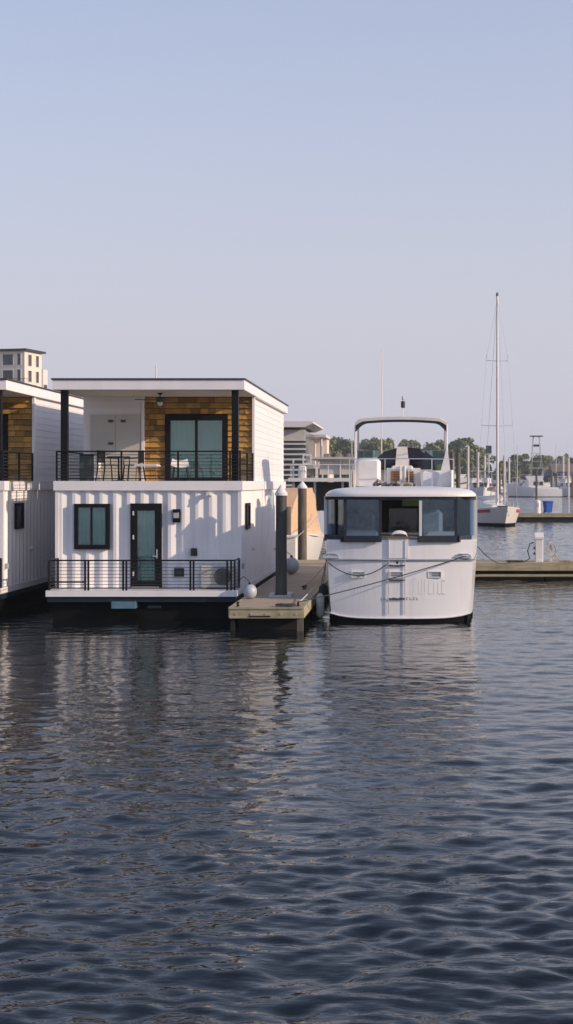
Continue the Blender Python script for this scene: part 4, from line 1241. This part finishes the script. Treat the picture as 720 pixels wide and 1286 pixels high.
cruiser('moored_sailboat', 'distant sailboat with bare mast left of the floodlight post', (at(597, 620, 415).x, 420, 0), R(185), 10, 3.4, 1.5, 2.0, house=False, cover='blue_canvas', mast=13.5, cat='sailboat')
cruiser('moored_sailboat', 'distant sailboat with bare mast left of the tuna tower boat cabin', (at(654, 620, 400).x, 408, 0), R(172), 10, 3.4, 1.5, 2.0, house=False, cover='blue_canvas', mast=14.5, cat='sailboat')
cruiser('moored_sailboat', 'distant sailboat with bare mast just right of the tuna tower', (at(695, 620, 430).x, 436, 0), R(190), 10, 3.4, 1.5, 2.0, house=False, cover='navy_canvas', mast=15.5, cat='sailboat')
cruiser('cabin_cruiser', 'bright white cruiser with tall cabin just right of the yacht hardtop', (at(588, 620, 330).x, 338, 0), R(200), 11, 3.8, 1.7, 2.6, hs=1.3)
cruiser('cabin_cruiser', 'white cruiser close behind the sailboat mast foot', (at(618, 620, 345).x, 352, 0), R(160), 11, 3.8, 1.7, 2.6, hs=1.3)
cruiser('cabin_cruiser', 'white cruiser at the stern of the tuna tower boat', (at(708, 620, 345).x, 352, 0), R(195), 11, 3.8, 1.7, 2.6, hs=1.25, cover='blue_canvas')
fp = thing('far_pier', 'brown timber pier behind the moored boats across the basin', 'pier', (30, 441, 0))
tag(boards(MB(), -28, 40, 0, 2.5, 1.4, .3, .02, 'y', .1).build('deck_boards', M['dock_wood'], fp), kind='stuff')
MB().box(-28, 40, -.1, .0, .8, 1.41).build('edge_board', M['dock_edge'], fp)
for k in range(18): MB().tube((-27 + k * 3.9, .3, -1), (-27 + k * 3.9, .3, .8), .18, 6).build('leg', M['pile_wood'], fp)
G = 'slim mooring piles across the basin'
for (px, top, Y, m, lab) in ((568, 568, 96, 'pile_wood', 'tall dark brown pile just right of the yacht bimini, left of a pair'),
                             (575.5, 569, 98, 'pile_wood', 'tall dark brown pile right of the bimini, right one of a pair'),
                             (588, 560, 300, 'pile_pale', 'pale slim pile above the dark banded boat'),
                             (600.5, 568, 330, 'pile_pale', 'pale pile right of the dark banded boat cabin'),
                             (609, 572, 350, 'pile_pale', 'pale pile just left of the floodlight post'),
                             (633.5, 572, 330, 'pile_pale', 'pale pile right of the sailboat mast'),
                             (639.5, 575, 345, 'pile_pale', 'thinner pale pile between sailboat mast and tuna tower boat'),
                             (707.5, 573, 350, 'pile_pale', 'pale pile right of the tuna tower, left of two'),
                             (714, 575, 330, 'pile_pale', 'thicker pale pile nearest the right edge'),
                             (405, 560, 120, 'pile_pale', 'thin pale post right of the terrace pavilion'),
                             (442, 552, 200, 'pile_pale', 'thin pale pole left of the bimini leg')):
    q = P(px, top, Y)
    r_ = {'pile_wood': .155, 'pile_pale': .27}[m] if Y > 90 else .2
    if px in (405, 442): r_ = .07
    pile('mooring_pile', lab, (q.x, Y, 0), r_, q.z, m, False, G)
for (px, top, Y, lab) in ((593, 583, 385, 'short brown pile at the bow of the dark banded boat'), (617, 588, 380, 'short brown pile below the floodlight box'),
                          (628, 592, 350, 'short brown pile just right of the sailboat mast foot'), (650, 590, 420, 'short brown pile behind the tuna tower boat bow'),
                          (693, 590, 360, 'brown pile at the stern of the tuna tower boat'), (699, 594, 345, 'shorter brown pile near the right edge below the house'),
                          (719, 596, 340, 'brown pile touching the right edge')):
    q = P(px, top, Y); pile('mooring_pile', lab, (q.x, Y, 0), .26, q.z, 'pile_wood', False, G)
for (px, Y, w, lab) in ((690, 410, 4.2, 'navy slip canopy on white posts right of the tuna tower'), (710, 405, 4.6, 'navy slip canopy on white posts nearest the right edge'),
                        (618, 460, 4.0, 'navy slip canopy behind the sailboat mast')):
    t = thing('slip_canopy', lab, 'canopy', (at(px, 600, Y).x, Y, 0), 0, 'slip canopies across the basin')
    MB().prism([(-w / 2, 5.4), (w / 2, 5.4), (w * .32, 6.7), (-w * .32, 6.7)], 0, 9).build('canopy_roof', M['blue_canvas'], t)
    for sx in (-1, 1):
        for yy in (.4, 8.6): MB().tube((sx * w * .47, yy, -.8), (sx * w * .47, yy, 5.42), .16, 6).build('post', M['pile_pale'], t)
fl = thing('floodlight_post', 'dark square floodlight box on a grey post beside the sailboat mast', 'floodlight', (at(614, 600, 470).x, 470, 1.2))
MB().tube((0, 0, 0), (0, 0, 12.5), .28, 8, .22).build('post', M['pile_pale'], fl)
MB().box(-.95, .95, -.3, .5, 12.2, 14.8).build('lamp_box', M['plastic_black'], fl)
MB().box(-1.3, .9, -.2, .3, 11.7, 12.1).build('bracket', M['rub_grey'], fl)


# ------------------------------------------------------------------ buildings
def facade_windows(root, rects, y, m='window_dark', depth=.12, rot=None):
    for (x0, x1, z0, z1) in rects:
        w = frame(MB(), x0, x1, z0, z1, .12, y - .06, y + .02).build('window', M['building_white'], root)
        MB().box(x0 + .12, x1 - .12, y - .015, y + .01, z0 + .12, z1 - .12).build('pane', M[m], w)


bx = thing('apartment_tower', 'cream apartment building with dark flat roof above the left houseboat', 'building', (at(31, 470, 260).x, 260, 1.0), R(-14))
# local: corner at origin, one face along -x (front, y=0), other along +y (side, x=0)
H = 27.2
MB().box(-12.5, 0, 0, 6.4, 0, H).build('wall', M['building_cream'], bx)
rf = MB().box(-13.2, .6, -.6, 7.0, H + .02, H + .4).build('roof', M['roof_edge'], bx)
for fl_ in range(6, 9):
    z = fl_ * 3.0
    for (a, b, hh) in ((-4.6, -2.3, 2.2), (-1.6, -.7, 2.3), (-8.5, -6.4, 2.2), (-11.5, -9.3, 2.2)):
        w = frame(MB(), a, b, z + .5, z + .5 + hh, .10, -.08, .02).build('window', M['building_white'], bx)
        MB().box(a + .1, b - .1, -.03, .01, z + .6, z + .4 + hh).build('pane', M['window_dark'], w)
    for (a, b) in ((1.2, 2.6), (4.1, 5.3)):
        w = MB()
        w.box(-.02, .08, a, a + .1, z + .4, z + 2.7).box(-.02, .08, b - .1, b, z + .4, z + 2.7).box(-.02, .08, a + .1, b - .1, z + .4, z + .5).box(-.02, .08, a + .1, b - .1, z + 2.6, z + 2.7)
        w = w.build('window', M['building_white'], bx)
        MB().box(-.01, .03, a + .1, b - .1, z + .5, z + 2.6).build('pane', M['window_dark'], w)
bal = MB().box(-1.8, 1.4, -1.3, 1.8, 20.6, 20.8).build('balcony', M['roof_edge'], bx)
br = MB()
for k in range(12): br.box(-1.8 + k * .29, -1.77 + k * .29, -1.3, -1.27, 20.8, 21.9)
br.box(-1.8, 1.4, -1.31, -1.26, 21.9, 21.97).build('balcony_rail', M['roof_edge'], bal)
wg = MB().box(-2.0, .3, 6.43, 8.2, 0, 24.2).build('stair_wing', M['building_white'], bx)
MB().box(.25, .36, 6.7, 7.9, 17, 21.3).build('wing_window', M['window_dark'], wg)

lb = thing('louvred_building', 'riverside building with white roof and horizontal louvres behind the houseboat', 'building', (at(357, 560, 150).x, 150, 1.0))
s_ = 150 / FPX
MB().box(-10, 2.28, .8, 14, 0, 8.1).build('glass_wall', M['building_glass'], lb)
MB().prism([(-11, 8.45), (2.4, 8.40), (3.3, 8.80), (3.25, 9.0), (-11, 9.05)], -2.2, 15).build('roof', M['building_white'], lb)
MB().box(-10, 2.25, .1, .7, 7.0, 8.2).build('fascia_wall', M['louver'], lb)
for k in range(11):
    z = 6.55 - k * .56
    MB().prism_x([(-.25, z), (.75, z + .04), (.75, z + .15), (-.25, z + .20)], -10, 2.27).build('louvre', M['louver'], lb)
tp = thing('terrace_pavilion', 'low pavilion with flat roof and railed terrace right of the louvred building', 'building', (at(397, 560, 165).x, 165, 1.0))
MB().box(-3.2, 1.25, -1, 8, 7.85, 8.15).build('roof', M['building_white'], tp)
for (x, y) in ((-1.9, -.2), (.65, -.2), (-.4, 4), (.7, 6)): MB().tube((x, y, 4.4), (x, y, 7.86), .13, 8).build('column', M['building_white'], tp)
MB().box(-3, 2.2, -2, 10, 4.1, 4.4).build('terrace_slab', M['building_white'], tp)
tr_ = MB().box(-3, 2.2, -2.02, -1.96, 5.25, 5.33).build('terrace_rail', M['building_white'], tp)
for k in range(9): MB().box(-2.9 + k * .62, -2.86 + k * .62, -2.01, -1.97, 4.4, 5.25).build('baluster', M['building_white'], tr_)
MB().box(-3, 1.0, 5, 9.5, 4.4, 7.8).build('back_wall', M['building_cream'], tp)
MB().box(-3, 1.6, -.5, 9, 0, 4.08).build('lower_wall', M['building_cream'], tp)
for k in range(3): MB().box(-2.6 + k * 1.5, -1.6 + k * 1.5, -.56, -.48, 1.0, 3.4).build('window', M['window_dark'], tp)
wb = thing('waterfront_house', 'low pale house with brown roof between trees near the right edge', 'house', (at(716, 600, 520).x, 520, 1.2))
MB().box(-6, 16, 0, 9, 0, 6.2).build('wall', M['building_white'], wb)
MB().prism_x([(-1, 6.0), (10, 6.0), (4.5, 9.4)], -7, 17).build('roof', M['brown_roof'], wb)
for k in range(6):
    w = frame(MB(), -4.8 + k * 3.4, -3.0 + k * 3.4, 2.6, 4.6, .12, -.08, .02).build('window', M['building_white'], wb)
    MB().box(-4.68 + k * 3.4, -3.12 + k * 3.4, -.04, .01, 2.72, 4.48).build('pane', M['window_dark'], w)
wb2 = thing('waterfront_house', 'small pale shed seen between the yacht bimini and the dark banded boat', 'house', (at(577, 600, 490).x, 490, 1.2))
MB().box(-3, 3, 0, 6, 0, 6.5).build('wall', M['building_cream'], wb2)
MB().prism([(-3.5, 6.4), (3.5, 6.4), (0, 8.6)], -.5, 6.5).build('roof', M['brown_roof'], wb2)
MB().box(-.8, .8, -.05, .02, .1, 2.4).build('door', M['window_dark'], wb2)


# ------------------------------------------------------------------ trees
def crown_mesh(seed, m, w, h, n=1500, base=.22, leaf=.55):
    r = np.random.default_rng(seed)
    nb = 28
    cs = []
    for k in range(nb):
        t = r.random(); a = r.random() * 6.283
        q = (math.sin(math.pi * (.12 + .8 * t)) ** .7) * w * .5 * r.uniform(.3, .8)
        cs.append((q * math.cos(a), q * math.sin(a), h * (base + (1 - base) * (.08 + .82 * t)), w * r.uniform(.09, .20)))
    cs.append((0, 0, h * .9, w * .14))
    V, F = [], []
    for k in range(n):
        c = cs[r.integers(len(cs))]
        d = r.normal(size=3); d /= np.linalg.norm(d)
        p = np.array(c[:3]) + d * c[3] * r.uniform(.55, 1.08) * np.array([1, 1, .8])
        u = r.normal(size=3); u /= np.linalg.norm(u); v = np.cross(u, d); nv_ = np.linalg.norm(v)
        if nv_ < 1e-3: continue
        v /= nv_
        s = leaf * r.uniform(.6, 1.3)
        b = len(V)
        V += [tuple(p - u * s), tuple(p + v * s * .7), tuple(p + u * s), tuple(p - v * s * .7)]
        F.append((b, b + 1, b + 2, b + 3))
    me = bpy.data.meshes.new('crown'); me.from_pydata(V, [], F); me.materials.append(M[m]); me.update()
    return me


def trunk_mesh(h, seed):
    r = random.Random(seed)
    mb = MB().path([(0, 0, -.5), (.1, .05, h * .3), (-.1, .1, h * .6), (.05, 0, h * .85)], .32, 7, .08)
    for k in range(5):
        a = r.uniform(0, 6.28); z = h * r.uniform(.3, .6)
        mb.path([(0, 0, z), (1.3 * math.cos(a), 1.3 * math.sin(a), z + h * .12), (2.4 * math.cos(a), 2.4 * math.sin(a), z + h * .22)], .12, 5, .04)
    return mb.mesh('trunk', M['bark'], True)


crowns = [crown_mesh(1, 'leaf_a', 10, 16), crown_mesh(2, 'leaf_b', 9, 17), crown_mesh(3, 'leaf_c', 12, 15), crown_mesh(4, 'leaf_a', 7, 18, base=.15), crown_mesh(6, 'leaf_b', 12, 14, base=.12)]
trunks = [trunk_mesh(16, k) for k in range(2)]
TG = 'trees along the far shore'


def tree(px, top, Y, kind, lab, sx=1.0):
    q = P(px, top, Y); h = q.z - 1.2
    base_h = (16, 17, 15, 18, 14)[kind]
    s = h / base_h
    t = thing('shore_tree', lab, 'tree', (q.x, Y, 1.2), random.uniform(0, 6.28), TG)
    link('trunk', trunks[kind % 2], t, scale=(s, s, s))
    link('crown', crowns[kind], t, scale=(s * sx, s * sx, s))
    return t


tree(412, 548, 505, 0, 'light green tree just right of the terrace pavilion')
tree(422, 549, 515, 2, 'yellow green tree second right of the terrace pavilion', 1.1)
tree(433, 549, 508, 1, 'dark rounded tree left of the yacht bimini leg')
tree(446, 552, 520, 0, 'tree directly behind the left bimini leg', 1.1)
tree(459, 551, 512, 2, 'tree just inside the left bimini leg')
tree(470, 546, 506, 3, 'pale green pointed tree seen under the bimini left half')
tree(481, 550, 510, 0, 'yellowish tree beside the whip antenna under the bimini', .9)
tree(489, 547, 515, 3, 'narrow tree right of the whip antenna under the bimini', .7)
tree(508, 549, 520, 1, 'small dark tree under the middle of the bimini', .8)
tree(519, 550, 524, 1, 'ragged dark tree right of the bimini middle', .8)
tree(543, 556, 510, 2, 'low tree left inside the right bimini leg')
tree(554, 551, 508, 0, 'rounded tree touching the right bimini leg', 1.1)
tree(572, 552, 500, 1, 'tree behind the pair of dark brown piles')
tree(583, 547, 490, 1, 'largest rounded tree right of the pair of brown piles', 1.15)
tree(594, 556, 495, 0, 'lower tree at the right side of the largest round tree')
tree(604, 562, 515, 4, 'low dark tree left of the floodlight post')
tree(646, 569, 520, 1, 'rounded dark tree right of the sailboat mast', .9)
tree(660, 568, 525, 1, 'dark tree left of the tuna tower', .9)
tree(677, 571, 530, 4, 'pale domed tree behind the tuna tower')
tree(687, 572, 535, 4, 'pale domed tree just right of the tuna tower')
tree(704, 571, 545, 1, 'dark palm like tree behind the brown roofed house')
tree(721, 574, 540, 4, 'low tree at the right edge behind the white pile')

# the low wood behind them reads as one mass
r = np.random.default_rng(21)
V, F = [], []
for k in range(14000):
    px = r.uniform(340, 760)
    Y = r.uniform(560, 640)
    x = (px - CX) / FPX * Y
    hmax = (11.5 + 3.0 * math.sin(px * .09) + 2.0 * math.sin(px * .31 + 1)) * (1.0 if px < 610 else .85)
    z = 1.0 + hmax * r.random() ** .7
    p = np.array([x, Y, z]); u = r.normal(size=3); u /= np.linalg.norm(u); v = np.cross(u, r.normal(size=3)); v /= np.linalg.norm(v)
    s = r.uniform(.5, 1.2); b = len(V)
    V += [tuple(p - u * s), tuple(p + v * s), tuple(p + u * s), tuple(p - v * s)]
    F.append((b, b + 1, b + 2, b + 3))
me = bpy.data.meshes.new('distant_wood'); me.from_pydata(V, [], F); me.materials.append(M['leaf_b']); me.update()
tag(link('distant_wood', me), 'low band of woodland behind the far shore trees', 'woodland', kind='stuff')

# ------------------------------------------------------------------ haze over the water
hm = bpy.data.materials.new('haze_air'); hm.use_nodes = True
hm.node_tree.nodes.clear()
ho = hm.node_tree.nodes.new('ShaderNodeOutputMaterial')
hv = hm.node_tree.nodes.new('ShaderNodeVolumePrincipled')
hv.inputs['Color'].default_value = (.93, .95, 1, 1)
hv.inputs['Density'].default_value = .00028
hv.inputs['Anisotropy'].default_value = .2
hm.node_tree.links.new(hv.outputs[0], ho.inputs['Volume'])
tag(MB().box(-4100, 4100, -70, 4100, -2.5, 36).build('haze', hm), kind='stuff')
